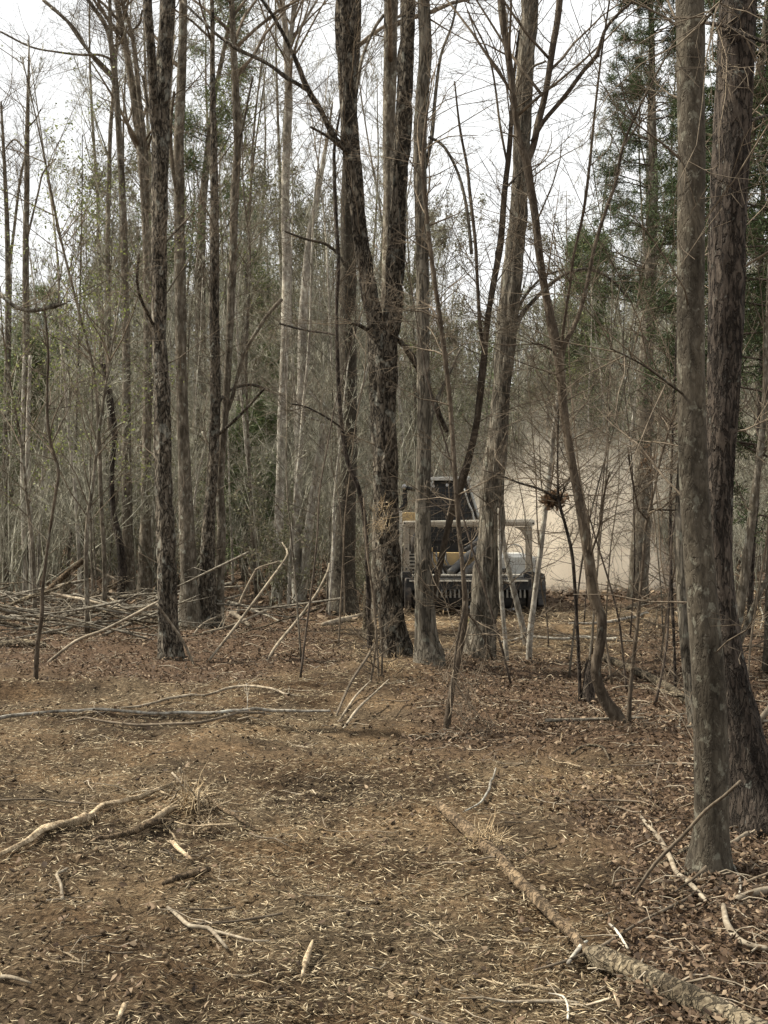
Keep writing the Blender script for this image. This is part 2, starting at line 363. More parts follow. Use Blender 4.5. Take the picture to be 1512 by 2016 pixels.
def leaves_flat(name, n, mat, size, keep, d1=34, lift=.035, p=1.15, tilt=.75):
    x, y = sample_ground(n, d1=d1, p=p); k = keep(x, y); x, y = x[k], y[k]; n = len(x)
    L_ = rng.uniform(*size, n) * (1 + y * .03); W_ = L_ * rng.uniform(.25, .7, n)
    a = rng.uniform(0, 6.28, n); N = np.stack([rng.normal(0, tilt, n), rng.normal(0, tilt, n), np.ones(n)], 1); N /= np.linalg.norm(N, axis=1, keepdims=True)
    d = np.stack([np.cos(a), np.sin(a), 0 * a], 1); d -= N * (d * N).sum(1, keepdims=True); d /= np.linalg.norm(d, axis=1, keepdims=True); s = np.cross(N, d)
    c = np.stack([x, y, gz(x, y) + lift * rng.uniform(.1, 1.2, n)], 1)
    L_ = L_[:, None]; W_ = W_[:, None]; cu = (rng.uniform(-.2, .45, n))[:, None] * L_; fo = rng.uniform(.05, .5, n)[:, None] * W_
    r4 = rng.uniform(.45, 1.25, (4, n, 1))
    V = np.stack([c - d * L_ / 2 + N * cu, c + s * W_ / 2 * r4[0] - d * L_ * .2 + N * fo * r4[0], c + s * W_ / 2 * r4[1] + d * L_ * .2 + N * fo * r4[1], c + d * L_ / 2 + N * cu * .7,
                  c - s * W_ / 2 * r4[2] + d * L_ * .22 + N * fo * r4[2], c - s * W_ / 2 * r4[3] - d * L_ * .15 + N * fo * r4[3]], 1)
    b = (np.arange(n) * 6)[:, None]
    f = np.concatenate([b + np.array([[0, 3, 2, 1]]), b + np.array([[0, 5, 4, 3]])])
    return link(name, mesh_np(name, V.reshape(-1, 3), [f], False), mat, kind='stuff')
lf = lambda x, y: leafy(x, y)
patch = lambda x, y, s=21: vn(x * .9, y * .9, 0, s)
splinters('shredded_wood_mulch', 200000, M['chip'], (.015, .07), (.0018, .0065), lambda x, y: rng.random(len(x)) > lf(x, y) * .8 + np.clip((.45 - patch(x, y)) * 3, 0, .7))
splinters('fresh_wood_shreds', 11000, M['straw'], (.02, .10), (.002, .007), lambda x, y: rng.random(len(x)) < (1 - lf(x, y) * .9) * np.clip((patch(x, y, 33) - .38) * 3, .08, 1), tilt=.4)
splinters('fresh_wood_shreds', 17000, M['straw'], (.05, .2), (.003, .009), lambda x, y: (y > 14.6) & (rng.random(len(x)) > lf(x, y)) , d1=23, p=.2, tilt=.3)
M['clod'] = island_mat('crumbled_soil', [(.05, .035, .022), (.10, .07, .042), (.15, .108, .066), (.04, .028, .018)], 1)
splinters('crumbled_soil', 13000, M['clod'], (.008, .035), (.008, .03), lambda x, y: rng.random(len(x)) < .35 + .65 * (patch(x, y, 57) > .5), tilt=.6)
leaves_flat('fallen_leaf_litter', 190000, M['leaf'], (.011, .036), lambda x, y: rng.random(len(x)) < lf(x, y) * .95 + .03)
leaves_flat('fallen_leaf_litter', 26000, M['leaf'], (.05, .11), lambda x, y: (y > 19) & (rng.random(len(x)) < lf(x, y)), d1=62, p=.3, lift=.06)

def twig_litter(n, seed):
    g = np.random.default_rng(seed); u = g.random(n); y = 4.0 * (20 / 4.0) ** u; x = (g.random(n) * 2 - 1) * (.36 * y + 1); k = g.random(n) < .07 + .93 * leafy(x, y); x, y = x[k], y[k]; n = len(x)
    a = g.uniform(0, 6.28, n); ln = g.uniform(.05, .3, n) * (1 + y * .03); P_ = np.zeros((n, 5, 3)); px_, py_ = x.copy(), y.copy(); h = g.uniform(.005, .03, n)
    for i in range(5):
        P_[:, i] = np.stack([px_, py_, gz(px_, py_) + .012 + h * (1 + np.sin(i * 1.3 + a))], 1); a = a + g.normal(0, .28, n); px_ = px_ + np.cos(a) * ln / 4; py_ = py_ + np.sin(a) * ln / 4
    R_ = (g.uniform(.0015, .0045, n) * (1 + y * .03))[:, None] * np.linspace(1, .4, 5)[None]; V, Fs = tube_batch(P_, R_, 4)
    link('twig_litter', mesh_np('twig_litter', V, Fs), M['stick'], kind='stuff')
twig_litter(3200, 31)
# ------------------------------------------------------------------ traced trees
def world(pts, D, drift=0., jit=0.):
    n = len(pts); out = []
    for i, p in enumerate(pts):
        d = D + drift * i / max(1, n - 1) + (p[3] if len(p) > 3 else 0)
        q = P(p[0], p[1], d); out.append([*q, p[2] / 2 / F * d])
    return np.array(out)
def extend(pr, top, g, taper=.25):
    """carry a stem on above the picture to its real height"""
    d = nrm(pr[-1, :3] - pr[-3, :3]); d = nrm(d * .5 + np.array([0, 0, .8])); r = pr[-1, 3]; p = pr[-1, :3]
    n = max(3, int((top - p[2]) / 1.2)); out = [*pr]
    for i in range(n):
        d = nrm(d + g.normal(size=3) * .05); p = p + d * (top - pr[-1, 2]) / n
        out.append([*p, r * (1 - (1 - taper) * (i + 1) / n)])
    return np.array(out)
def side_twigs(T, pr, g, n, ln, t0=.0, t1=1., r=.006, lvl=1, kids=(0, 4, 3), up=.03, ang=(.9, 1.4), jit=.16, tips=None):
    m = len(pr)
    for _ in range(n):
        t = g.uniform(t0, t1) * (m - 1); i = min(int(t), m - 2); f = t - i
        q = pr[i, :3] * (1 - f) + pr[i + 1, :3] * f; ax = nrm(pr[i + 1, :3] - pr[i, :3])
        d = rot_dir(ax, g.uniform(*ang), g)
        grow(T, q, d, g.uniform(*ln), min(r * g.uniform(.6, 1.2), pr[i, 3] * .6), lvl, g, up, kids, (.4, 1.0), jit, .0013, tips)
def tree(name, label, cat, trunk, mat, stems=(), limbs=(), D=None, drift=0., sides=20, amp=.06, ridge=1., flare=.25, top=None, tw=(0, 0, 0), crown=14, seed=1, group=None, kf=6, lf_=5, twmat='twig', step=.06, stemdrift=.3):
    g = np.random.default_rng(seed); D = D or DG(trunk[0][1])
    pr = world(trunk, D, drift); base = np.array([pr[0, 0], pr[0, 1], 0.0]); base[2] = float(gz(base[0], base[1]))
    foot = pr[0].copy(); foot[2] = min(pr[0, 2], base[2]) - .12; foot[3] *= 1.05
    pr = np.vstack([foot, pr[0] * [1, 1, 0, 1] + [0, 0, base[2] + .02, 0], pr[1:]])
    T = Tubes(); e = thing(name, label, cat, base, group)
    b4 = np.array([*base, 0])
    full = extend(pr, top, g) if top else pr
    link('trunk', bark_tube(full - b4, sides, seed, amp, ridge, flare, step, kf, lf_), M[mat], e)
    tips = []
    def limb(pts, nm, dr, sd, tp=None, fac=1.):
        p = world(pts, D + drift, dr)
        if tp: p = extend(p, tp, g, .25)
        link(nm, bark_tube(p - b4, sd, seed + len(pts), amp, ridge, 0, step, kf, lf_), M[mat], e); return p
    for s in stems:
        p = limb(s, 'stem', g.uniform(-stemdrift, stemdrift), max(8, int(sides * .7)), (top * g.uniform(.8, 1)) if (top and s[-1][1] <= 5) else None)
        if tw[0]: side_twigs(T, p, g, int(tw[0] * .6), tw[1:], .2, 1)
        if top and s[-1][1] <= 5: crown_br(T, p, g, crown, top)
    for s in limbs:
        p = limb(s, 'branch', g.uniform(-.8, .8), 7)
        side_twigs(T, p, g, 11, (.25, 1.1), .15, 1, .004, 1, (0, 5, 3), .02, (.5, 1.2))
    if tw[0]: side_twigs(T, full, g, int(tw[0] * 1.5), tw[1:], .1, 1, .006, 1, (0, 5, 3)); side_twigs(T, pr, g, int(tw[0] * .8), (tw[1], tw[2] * 1.5), .55, 1, .007, 1, (0, 6, 4), .03, (.5, 1.1))
    if top: crown_br(T, full, g, crown, top)
    if T.b:
        V, Fs = T.arrays(); o = link('twigs', mesh_np('twigs', V - base, Fs), M[twmat], e, 'stuff')
    return e
def crown_br(T, pr, g, n, top):
    hi = pr[:, 2] > top * .5
    pz = pr[hi]
    if len(pz) < 2: return
    for _ in range(n):
        t = g.uniform(0, 1) * (len(pz) - 1); i = min(int(t), len(pz) - 2); q = pz[i, :3] + (pz[i + 1, :3] - pz[i, :3]) * (t - i)
        d = rot_dir(np.array([0, 0, 1.]), g.uniform(.5, 1.0), g)
        grow(T, q, d, g.uniform(1.2, 2.8), max(.012, pz[i, 3] * .5), 0, g, .06, (4, 3, 0), (.4, .9), .1, .003)

tree('pine_tree', 'dark fissured pine forking in two halfway up, torn splinters on its trunk', 'tree',
     [(778, 1312, 66), (770, 1210, 52), (763, 1050, 46), (758, 950, 46), (755, 820, 50), (752, 720, 54), (742, 660, 36), (724, 560, 31), (708, 450, 30), (696, 350, 31), (688, 270, 33), (686, 180, 35), (682, 90, 40), (681, 0, 40)], 'pine',
     stems=[[(754, 760, 38), (762, 690, 38), (773, 600, 36), (779, 500, 33), (783, 400, 33), (789, 300, 32), (796, 180, 32), (801, 90, 30), (803, 0, 30)]],
     limbs=[[(687, 300, 13), (658, 268, 12), (632, 218, 11), (606, 176, 11), (588, 130, 9), (560, 72, 8), (536, 30, 7), (512, -5, 6)],
            [(606, 178, 9), (562, 150, 9), (522, 122, 8), (470, 97, 8), (430, 70, 7), (400, 42, 6), (358, 2, 5)],
            [(690, 308, 10), (664, 282, 8), (640, 265, 6), (612, 250, 5)],
            [(725, 650, 9), (706, 640, 8), (692, 637, 5)],
            [(770, 655, 10), (802, 690, 12), (830, 740, 13), (852, 790, 12), (880, 850, 9)]],
     sides=34, amp=.17, ridge=1.5, flare=.22, top=15, tw=(14, .3, 1.1), seed=3, kf=5, lf_=3.2, step=.035)
tree('flared_tree', 'rough brown tree with mossy flared base, next right of the fissured pine', 'tree',
     [(846, 1322, 62), (840, 1255, 46), (836, 1180, 38), (833, 1080, 34), (832, 980, 31), (835, 850, 29), (833, 700, 27), (832, 560, 26), (829, 430, 26), (826, 310, 25), (831, 190, 24), (838, 100, 24), (833, 0, 23)], 'ridged',
     limbs=[[(838, 330, 8), (850, 270, 8), (857, 190, 7), (868, 110, 6), (890, 50, 5), (900, 0, 4)], [(845, 270, 6), (875, 290, 6), (905, 350, 6), (920, 420, 7), (928, 500, 7)],
            [(836, 880, 9), (856, 800, 8), (878, 750, 7), (905, 690, 5)]],
     sides=26, amp=.12, flare=.25, top=13, tw=(16, .3, 1.2), seed=5, kf=6, lf_=3)
tree('leaning_tree', 'thick shaggy-barked tree leaning right in front of the mulching machine', 'tree',
     [(943, 1296, 66), (950, 1240, 57), (957, 1150, 52), (966, 1050, 50), (970, 960, 47), (978, 880, 44), (985, 800, 38), (994, 700, 37), (1004, 600, 39), (1013, 510, 36), (1020, 420, 34), (1026, 320, 33), (1030, 220, 32), (1034, 120, 32), (1042, 0, 33)], 'ridged',
     limbs=[[(1014, 650, 11), (1028, 618, 10), (1052, 590, 8), (1088, 556, 8), (1122, 536, 7), (1160, 530, 6), (1200, 548, 5), (1235, 585, 4)], [(1018, 610, 6), (1040, 575, 6), (1070, 545, 5), (1110, 530, 4)],
            [(1006, 255, 5), (1040, 145, 5), (1075, 120, 4)]],
     sides=32, amp=.13, ridge=1.3, flare=.12, top=15, tw=(18, .3, 1.3), seed=8, kf=7, lf_=3, step=.035)
tree('crooked_tree', 'slim S-bent tree at right, forked at mid height and again near the sky', 'tree',
     [(1217, 1428, 30), (1190, 1376, 22), (1173, 1322, 20), (1183, 1262, 19), (1184, 1215, 19), (1168, 1175, 20), (1158, 1100, 19), (1140, 990, 18), (1122, 890, 17), (1109, 800, 17), (1101, 710, 19), (1090, 655, 20), (1074, 575, 16), (1062, 500, 16), (1053, 420, 16), (1042, 355, 17), (1036, 315, 19), (1024, 285, 14), (1016, 235, 13), (1008, 170, 13), (998, 90, 14), (986, 0, 14)], 'brownbark',
     stems=[[(1038, 318, 14), (1050, 288, 13), (1060, 240, 14), (1074, 185, 12), (1088, 95, 13), (1102, 0, 13)],
            [(1104, 712, 10), (1113, 676, 10), (1135, 632, 9), (1152, 575, 8), (1172, 480, 8), (1196, 405, 7), (1212, 360, 7), (1226, 290, 6), (1252, 226, 5), (1290, 150, 4), (1335, 70, 3)]],
     limbs=[[(1048, 280, 10), (1070, 240, 9), (1112, 190, 9), (1150, 138, 8), (1176, 108, 9), (1190, 62, 7), (1215, 30, 6), (1255, -5, 5)], [(1104, 700, 7), (1110, 640, 7), (1122, 560, 6), (1130, 500, 6), (1148, 420, 6), (1160, 330, 6), (1172, 210, 5), (1185, 100, 4), (1200, 0, 4)],
            [(1088, 690, 4), (1065, 678, 4), (1048, 676, 3)], [(1226, 290, 4), (1262, 240, 4), (1300, 215, 3)], [(1160, 1100, 5), (1180, 1040, 4), (1188, 980, 4), (1200, 930, 3)]],
     D=10, sides=16, amp=.05, flare=.15, top=9, tw=(18, .2, .8), seed=11, crown=6, stemdrift=.15)
tree('slender_tree', 'slender wavy sapling crossing in front of the machine cab', 'tree',
     [(880, 1422, 14), (892, 1345, 12), (906, 1280, 11), (916, 1205, 12), (912, 1130, 9), (905, 1060, 9), (899, 980, 10), (893, 890, 9), (886, 790, 10), (877, 710, 10), (868, 640, 10), (858, 570, 9), (846, 480, 9), (838, 400, 8), (832, 320, 6), (838, 240, 4), (850, 160, 2)], 'brownbark',
     limbs=[[(867, 640, 5), (855, 615, 4), (845, 600, 3)], [(914, 1200, 5), (935, 1225, 4), (955, 1260, 4), (970, 1300, 4)], [(916, 1180, 7), (896, 1290, 5), (885, 1400, 4)]],
     sides=12, amp=.05, flare=.1, tw=(16, .2, .9), seed=13)
tree('slender_tree', 'slender dark tree bending right above the machine cab, rooted beside the flared trunk', 'tree',
     [(838, 1310, 18), (846, 1240, 16), (850, 1180, 15), (866, 1112, 13), (884, 1030, 12), (903, 965, 17), (920, 912, 15), (938, 835, 14), (948, 748, 15), (953, 700, 13), (960, 630, 11), (972, 555, 12), (985, 480, 13), (993, 380, 11), (1002, 300, 10), (1007, 230, 8), (1012, 150, 6), (1022, 60, 4)], 'brownbark',
     limbs=[[(952, 690, 8), (945, 640, 8), (940, 560, 7), (936, 480, 7), (925, 380, 7), (920, 330, 6), (905, 250, 5), (895, 160, 3)], [(994, 372, 5), (1010, 355, 5), (1030, 330, 5)], [(880, 1045, 9), (884, 1010, 8), (890, 985, 5)], [(1000, 330, 5), (985, 250, 5), (965, 120, 4), (920, 20, 4)]],
     D=13.6, sides=14, amp=.06, flare=.1, tw=(18, .2, 1.1), seed=17)
tree('lichen_tree', 'big smooth brown trunk with pale lichen spots, nearest tree in front at right', 'tree',
     [(1396, 1712, 92), (1400, 1640, 70), (1401, 1560, 66), (1400, 1470, 65), (1398, 1400, 64), (1393, 1300, 62), (1385, 1200, 60), (1378, 1100, 58), (1371, 1000, 57), (1366, 900, 56), (1362, 750, 55), (1361, 600, 54), (1361, 450, 54), (1361, 300, 54), (1358, 150, 54), (1357, 0, 56)], 'smooth',
     limbs=[[(1380, 50, 7), (1400, 25, 6), (1420, 0, 5)], [(1350, 780, 5), (1310, 750, 5), (1260, 715, 4), (1200, 685, 3)]],
     sides=40, amp=.025, ridge=.5, flare=.16, top=13, tw=(5, .3, .9), crown=10, seed=19, kf=3, lf_=4, step=.04)
def knots(e, lst, D, mat='dark'):
    for px, py, r in lst:
        g = np.random.default_rng(int(px + py)); c = P(px, py, D) - np.array(e.location); bm = bmesh.new(); bmesh.ops.create_icosphere(bm, subdivisions=3, radius=1)
        for v in bm.verts:
            k = 1 + .25 * math.sin(v.co.z * 7 + v.co.x * 3) + g.normal(0, .05); v.co = (v.co.x * r * k, v.co.y * r * .45, v.co.z * r * .62 * k)
        bmesh.ops.translate(bm, verts=bm.verts, vec=c); me = bpy.data.meshes.new('knot'); bm.to_mesh(me); bm.free()
        for p in me.polygons: p.use_smooth = True
        link('knot', me, M[mat], e)
knots([o for o in C.objects if o.name == 'lichen_tree'][0], [(1374, 826, .032), (1347, 152, .022), (1360, 40, .036), (1352, 912, .016), (1392, 1108, .018), (1402, 1255, .02), (1405, 1395, .022)], 5.94)
tree('dark_tree', 'very thick dark plated trunk leaning and widening to its base, behind the lichen-spotted trunk', 'tree',
     [(1502, 1640, 150), (1482, 1545, 106), (1462, 1440, 84), (1444, 1350, 70), (1428, 1250, 58), (1416, 1100, 50), (1416, 960, 50), (1420, 850, 58), (1426, 700, 67), (1430, 560, 71), (1432, 450, 71), (1440, 300, 74), (1448, 150, 74), (1453, 0, 74)], 'dark',
     limbs=[[(1440, 260, 8), (1475, 240, 7), (1510, 228, 6), (1560, 225, 5)], [(1390, 45, 8), (1425, 50, 8), (1470, 70, 8), (1530, 90, 8)]],
     D=6.7, sides=44, amp=.07, ridge=1.2, flare=.12, top=14, tw=(5, .3, 1.), crown=10, seed=23, kf=9, lf_=4, step=.035)
tree('ridged_tree', 'slim ridged trunk peeping out left of the lichen-spotted trunk low down', 'tree',
     [(1372, 1432, 30), (1358, 1330, 28), (1349, 1230, 27), (1342, 1130, 25), (1340, 1000, 22), (1350, 800, 18), (1358, 500, 14), (1366, 200, 12), (1375, 0, 10)], 'ridged', sides=16, amp=.1, top=8, tw=(6, .3, .9), crown=4, seed=29)
tree('pale_tree', 'pale grey mottled young tree leaning right at the right edge', 'tree',
     [(1440, 1345, 26), (1438, 1290, 17), (1452, 1225, 19), (1466, 1135, 19), (1480, 1020, 17), (1492, 920, 14), (1505, 800, 13), (1512, 650, 12), (1520, 400, 10), (1530, 200, 8)], 'grey',
     stems=[[(1442, 1310, 12), (1462, 1250, 12), (1490, 1180, 10), (1520, 1120, 9)]], limbs=[[(1452, 1225, 7), (1430, 1205, 6), (1412, 1190, 4)]], sides=14, tw=(14, .3, 1.), seed=31)
tree('twin_stem_tree', 'tall dark tree at left whose two upper stems rise side by side', 'tree',
     [(336, 1298, 54), (330, 1230, 42), (328, 1150, 38), (326, 1050, 36), (322, 950, 34), (320, 800, 31), (314, 680, 28), (313, 550, 28), (314, 400, 31), (315, 290, 33), (320, 180, 27), (325, 90, 27), (331, 0, 28)], 'pine',
     stems=[[(314, 300, 20), (304, 225, 19), (300, 150, 18), (296, 80, 17), (290, 0, 18)]],
     limbs=[[(322, 480, 6), (345, 455, 5), (370, 430, 4)], [(306, 650, 7), (292, 620, 7), (278, 590, 6), (270, 555, 6), (273, 500, 5)], [(308, 250, 7), (290, 205, 6), (282, 150, 5)]],
     sides=28, amp=.14, ridge=1.3, flare=.22, top=15, tw=(18, .3, 1.2), seed=37, kf=5, lf_=3, step=.04)
tree('dark_stemmed_tree', 'dark bulky-based tree between the twin-stem tree and the pale diagonal sticks', 'tree',
     [(408, 1238, 48), (406, 1180, 38), (408, 1100, 30), (414, 1000, 24), (421, 900, 21), (424, 760, 20), (422, 620, 20), (422, 500, 20), (422, 380, 16), (420, 250, 13), (418, 120, 10), (417, 0, 8)], 'pine', limbs=[[(424, 800, 7), (450, 770, 7), (490, 757, 6), (530, 768, 5)], [(424, 860, 7), (470, 820, 6), (520, 765, 5)]], sides=20, amp=.12, flare=.25, top=15, tw=(26, .4, 1.5), seed=41)
tree('grey_tree', 'grey trunk rising just right of the twin-stem tree, dark and broad at its foot', 'tree',
     [(374, 1240, 54), (372, 1160, 36), (368, 1050, 31), (362, 900, 24), (357, 750, 23), (355, 600, 22), (354, 450, 21), (352, 300, 20), (358, 150, 18), (361, 0, 16)], 'grey', limbs=[[(353, 400, 8), (340, 330, 8), (336, 250, 7), (343, 180, 6)]], sides=18, top=15, tw=(16, .4, 1.4), seed=43)
tree('grey_tree', 'slim grey swaying trunk right of the bulky dark tree', 'tree',
     [(428, 1232, 28), (432, 1130, 20), (436, 1050, 17), (433, 950, 16), (440, 850, 15), (448, 740, 14), (454, 620, 15), (459, 500, 16), (461, 400, 16), (468, 290, 16), (464, 180, 15), (459, 80, 13), (456, 0, 12)], 'grey', stems=[[(434, 840, 8), (455, 790, 8), (480, 700, 7), (520, 630, 7), (555, 588, 8)]], limbs=[[(462, 330, 6), (480, 240, 5), (498, 150, 4)], [(437, 970, 5), (420, 900, 5), (398, 850, 4)]], sides=14, top=14, tw=(20, .4, 1.4), seed=47, D=18.3)
tree('grey_tree', 'grey-green lichen-banded trunk forked near its base, left of the straight one', 'tree',
     [(590, 1188, 28), (584, 1080, 19), (587, 960, 17), (590, 850, 17), (594, 740, 17), (596, 640, 17), (602, 540, 15), (610, 460, 14), (624, 390, 12), (636, 320, 9), (646, 260, 6), (655, 200, 3)], 'pale',
     stems=[[(596, 1170, 18), (604, 1085, 18), (616, 980, 17), (630, 890, 15), (638, 835, 14)]], limbs=[[(634, 828, 6), (600, 820, 5), (572, 805, 4)], [(592, 760, 6), (640, 800, 6), (662, 830, 5)]], sides=16, amp=.07, tw=(22, .4, 1.6), seed=53)
tree('straight_tree', 'straight dull brown trunk standing behind the forked pine on its left', 'tree',
     [(674, 1205, 64), (677, 1140, 46), (680, 1060, 41), (683, 950, 38), (685, 800, 36), (685, 650, 34), (685, 500, 31), (684, 400, 27), (690, 250, 22), (700, 100, 18), (704, 0, 16)], 'smooth', limbs=[[(668, 500, 6), (640, 480, 6), (600, 470, 5), (560, 455, 4)]], sides=22, amp=.04, top=17, tw=(18, .4, 1.8), seed=59)
tree('pale_tree', 'pale straight stem seen between the two forks of the pine at the top', 'tree',
     [(742, 1195, 30), (748, 1000, 28), (756, 800, 26), (763, 600, 25), (767, 400, 23), (765, 280, 22), (768, 150, 25), (770, 0, 27)], 'grey', D=20, sides=16, top=15, tw=(16, .4, 1.6), seed=61, limbs=[[(755, 30, 7), (735, 60, 6), (712, 120, 6), (700, 200, 5)]])
tree('vine_stem', 'thin nearly black wavy stem beside the straight brown trunk', 'tree',
     [(728, 1190, 10), (722, 1080, 9), (716, 1010, 9), (704, 955, 9), (690, 925, 9), (679, 880, 9), (669, 800, 9), (664, 700, 8), (663, 600, 7), (666, 520, 8), (661, 420, 8), (658, 330, 7), (659, 285, 6), (668, 230, 4), (676, 180, 3)], 'dark', D=16, sides=10, tw=(8, .2, .7), seed=67, flare=.1, limbs=[[(670, 840, 4), (640, 820, 4), (600, 800, 3), (572, 795, 3)], [(664, 660, 4), (640, 655, 4), (600, 650, 4), (550, 637, 4)]])
tree('snag', 'crooked black-streaked snag at left with a snapped top', 'tree',
     [(238, 1192, 20), (241, 1130, 17), (236, 1070, 14), (225, 1020, 12), (220, 960, 10), (222, 900, 10), (226, 860, 12), (218, 800, 14), (212, 760, 13), (205, 725, 13), (198, 712, 9)], 'dark', sides=14, amp=.12, tw=(6, .2, .9), seed=71)
tree('forked_tree', 'greyish tree at upper left splitting into a spray of stems against the white sky', 'tree',
     [(256, 1185, 26), (250, 1000, 19), (249, 800, 17), (247, 600, 15), (245, 500, 14), (241, 380, 13), (236, 290, 13), (229, 190, 12), (222, 110, 12), (212, 60, 9), (188, 20, 8), (165, -10, 7)], 'grey',
     stems=[[(223, 120, 8), (219, 70, 7), (216, 0, 7)], [(226, 160, 6), (180, 110, 6), (150, 60, 6), (120, 30, 7), (85, 0, 7)]], limbs=[[(225, 150, 6), (195, 120, 6), (165, 90, 5), (130, 40, 5), (100, 15, 5)], [(222, 118, 5), (195, 108, 5), (160, 108, 5), (110, 102, 4), (60, 92, 4), (0, 62, 4)], [(225, 90, 5), (240, 80, 5), (250, 50, 4)]], sides=14, tw=(20, .4, 1.5), seed=73)
tree('forked_tree', 'curving grey tree just left of the twin-stem tree, bowing out leftward towards its top', 'tree',
     [(284, 1180, 30), (287, 1000, 22), (290, 800, 18), (291, 620, 17), (289, 500, 16), (284, 400, 15), (277, 300, 16), (268, 220, 16), (254, 130, 13), (243, 70, 12), (230, 0, 11)], 'grey', stems=[[(290, 420, 10), (287, 300, 10), (275, 200, 10), (264, 90, 9), (255, 50, 8), (240, 0, 7)]], limbs=[[(262, 60, 5), (275, 45, 5), (280, 20, 4)]], sides=16, top=13, tw=(20, .4, 1.5), seed=79)
tree('banded_tree', 'light banded trunk left of the forked pine, dividing below the top edge', 'tree',
     [(545, 1190, 22), (550, 1000, 19), (556, 800, 17), (562, 650, 17), (564, 520, 18), (562, 400, 17), (564, 300, 17), (568, 200, 16), (566, 120, 14), (562, 60, 12), (555, 0, 11)], 'pale', D=24, stems=[[(566, 130, 9), (574, 60, 9), (580, 0, 9)]], limbs=[[(568, 90, 7), (588, 60, 6), (612, 20, 5), (625, 0, 4)]], sides=14, top=17, tw=(18, .4, 1.8), seed=83)
tree('left_edge_tree', 'isolated bare tree against white sky near the left edge', 'tree',
     [(58, 1182, 18), (54, 1000, 16), (52, 800, 15), (51, 600, 13), (51, 480, 12), (53, 380, 11), (53, 290, 10), (55, 200, 7), (57, 110, 4), (57, 70, 2)], 'grey', limbs=[[(53, 470, 5), (75, 380, 4), (85, 340, 4), (110, 312, 3)], [(54, 300, 4), (30, 275, 4), (12, 290, 3)], [(55, 250, 4), (70, 235, 3), (80, 215, 2)]], sides=12, tw=(30, .3, 1.3), seed=89, D=24)
tree('left_edge_tree', 'bare many-stemmed tree cut by the left edge under the white sky', 'tree',
     [(14, 1180, 18), (12, 900, 14), (16, 600, 12), (14, 450, 10), (10, 350, 8), (6, 270, 6), (2, 200, 4)], 'grey', stems=[[(14, 560, 6), (28, 450, 6), (40, 350, 5), (52, 300, 3)]], sides=10, tw=(30, .3, 1.3), seed=97, D=25)
tree('birch_sapling', 'pale slim stem at far left, left one of the pale pair behind the brush pile', 'tree', [(50, 1182, 11), (48, 1080, 10), (45, 975, 10), (44, 850, 8), (48, 700, 6)], 'pale', sides=8, tw=(8, .3, .9), seed=101)
tree('birch_sapling', 'pale slim stem at far left, right one of the pale pair behind the brush pile', 'tree', [(65, 1183, 15), (63, 1090, 13), (56, 980, 12), (55, 850, 9), (60, 700, 7)], 'pale', sides=8, tw=(8, .3, .9), seed=103)
tree('birch_sapling', 'white slightly curved sapling right of the pale pair behind the brush pile', 'tree', [(74, 1180, 7), (77, 1080, 7), (81, 1000, 7), (86, 900, 6), (94, 780, 5), (100, 650, 4)], 'pale', sides=8, tw=(8, .3, .9), seed=107)
tree('sapling', 'wavy dark sapling standing alone in front of the brush pile', 'sapling', [(70, 1336, 10), (74, 1268, 9), (82, 1215, 8), (84, 1160, 7), (96, 1060, 6), (110, 970, 6), (115, 925, 6), (102, 880, 6), (94, 830, 6), (93, 760, 5), (95, 700, 5), (90, 630, 5), (86, 600, 4)], 'brownbark', sides=8, tw=(12, .2, .7), seed=109)
tree('sapling', 'thin forked sapling left of the lichen-spotted trunk, base beside the S-bent tree', 'sapling', [(1238, 1422, 10), (1243, 1335, 8), (1254, 1235, 8), (1264, 1130, 7), (1272, 1032, 7), (1276, 1015, 7), (1290, 955, 5), (1300, 905, 5), (1316, 850, 5), (1334, 795, 4)], 'brownbark', stems=[[(1273, 1022, 4), (1258, 1005, 4), (1248, 960, 4), (1238, 900, 4), (1236, 880, 3)], [(1262, 1000, 4), (1290, 1003, 4), (1340, 1005, 3)]], sides=8, tw=(14, .15, .6), seed=113)
tree('sapling', 'straight twiggy dark sapling close to the left side of the slim ridged trunk', 'sapling', [(1330, 1345, 6), (1326, 1240, 6), (1321, 1120, 6), (1320, 1000, 6), (1323, 900, 5), (1326, 800, 4), (1332, 650, 3)], 'dark', sides=7, tw=(26, .15, .7), seed=127)
tree('sapling', 'straight thin sapling with a ragged leaf nest lodged in its fork', 'sapling', [(1142, 1368, 8), (1139, 1290, 7), (1132, 1160, 7), (1126, 1090, 7), (1112, 1030, 6), (1100, 985, 6), (1098, 940, 4), (1098, 870, 3), (1100, 800, 2)], 'dark', stems=[[(1102, 990, 5), (1085, 975, 5), (1060, 962, 5), (1020, 950, 4), (985, 936, 3), (950, 925, 2)], [(1103, 985, 4), (1112, 960, 3), (1125, 935, 3)]], sides=8, tw=(18, .15, .8), seed=131)
tree('sapling', 'pale mottled sapling leaning right just in front of the machine right post', 'sapling', [(1041, 1292, 12), (1045, 1235, 12), (1054, 1160, 10), (1062, 1100, 10), (1068, 1050, 10), (1077, 970, 10), (1085, 895, 10), (1090, 850, 10), (1098, 790, 9), (1104, 740, 7), (1112, 680, 5)], 'pale', sides=10, tw=(14, .2, .9), seed=137)
tree('sapling', 'pale sapling leaning left, crossing the one beside the right post of the machine', 'sapling', [(1036, 1268, 12), (1022, 1205, 12), (1008, 1150, 11), (995, 1090, 10), (988, 1030, 8), (984, 960, 6)], 'pale', sides=10, tw=(6, .2, .7), seed=139)
tree('sapling', 'short pale upright sapling close to the right of the thick leaning tree', 'sapling', [(998, 1300, 9), (993, 1240, 9), (987, 1170, 9), (984, 1090, 8), (982, 1000, 5)], 'pale', sides=8, tw=(6, .2, .7), seed=149)
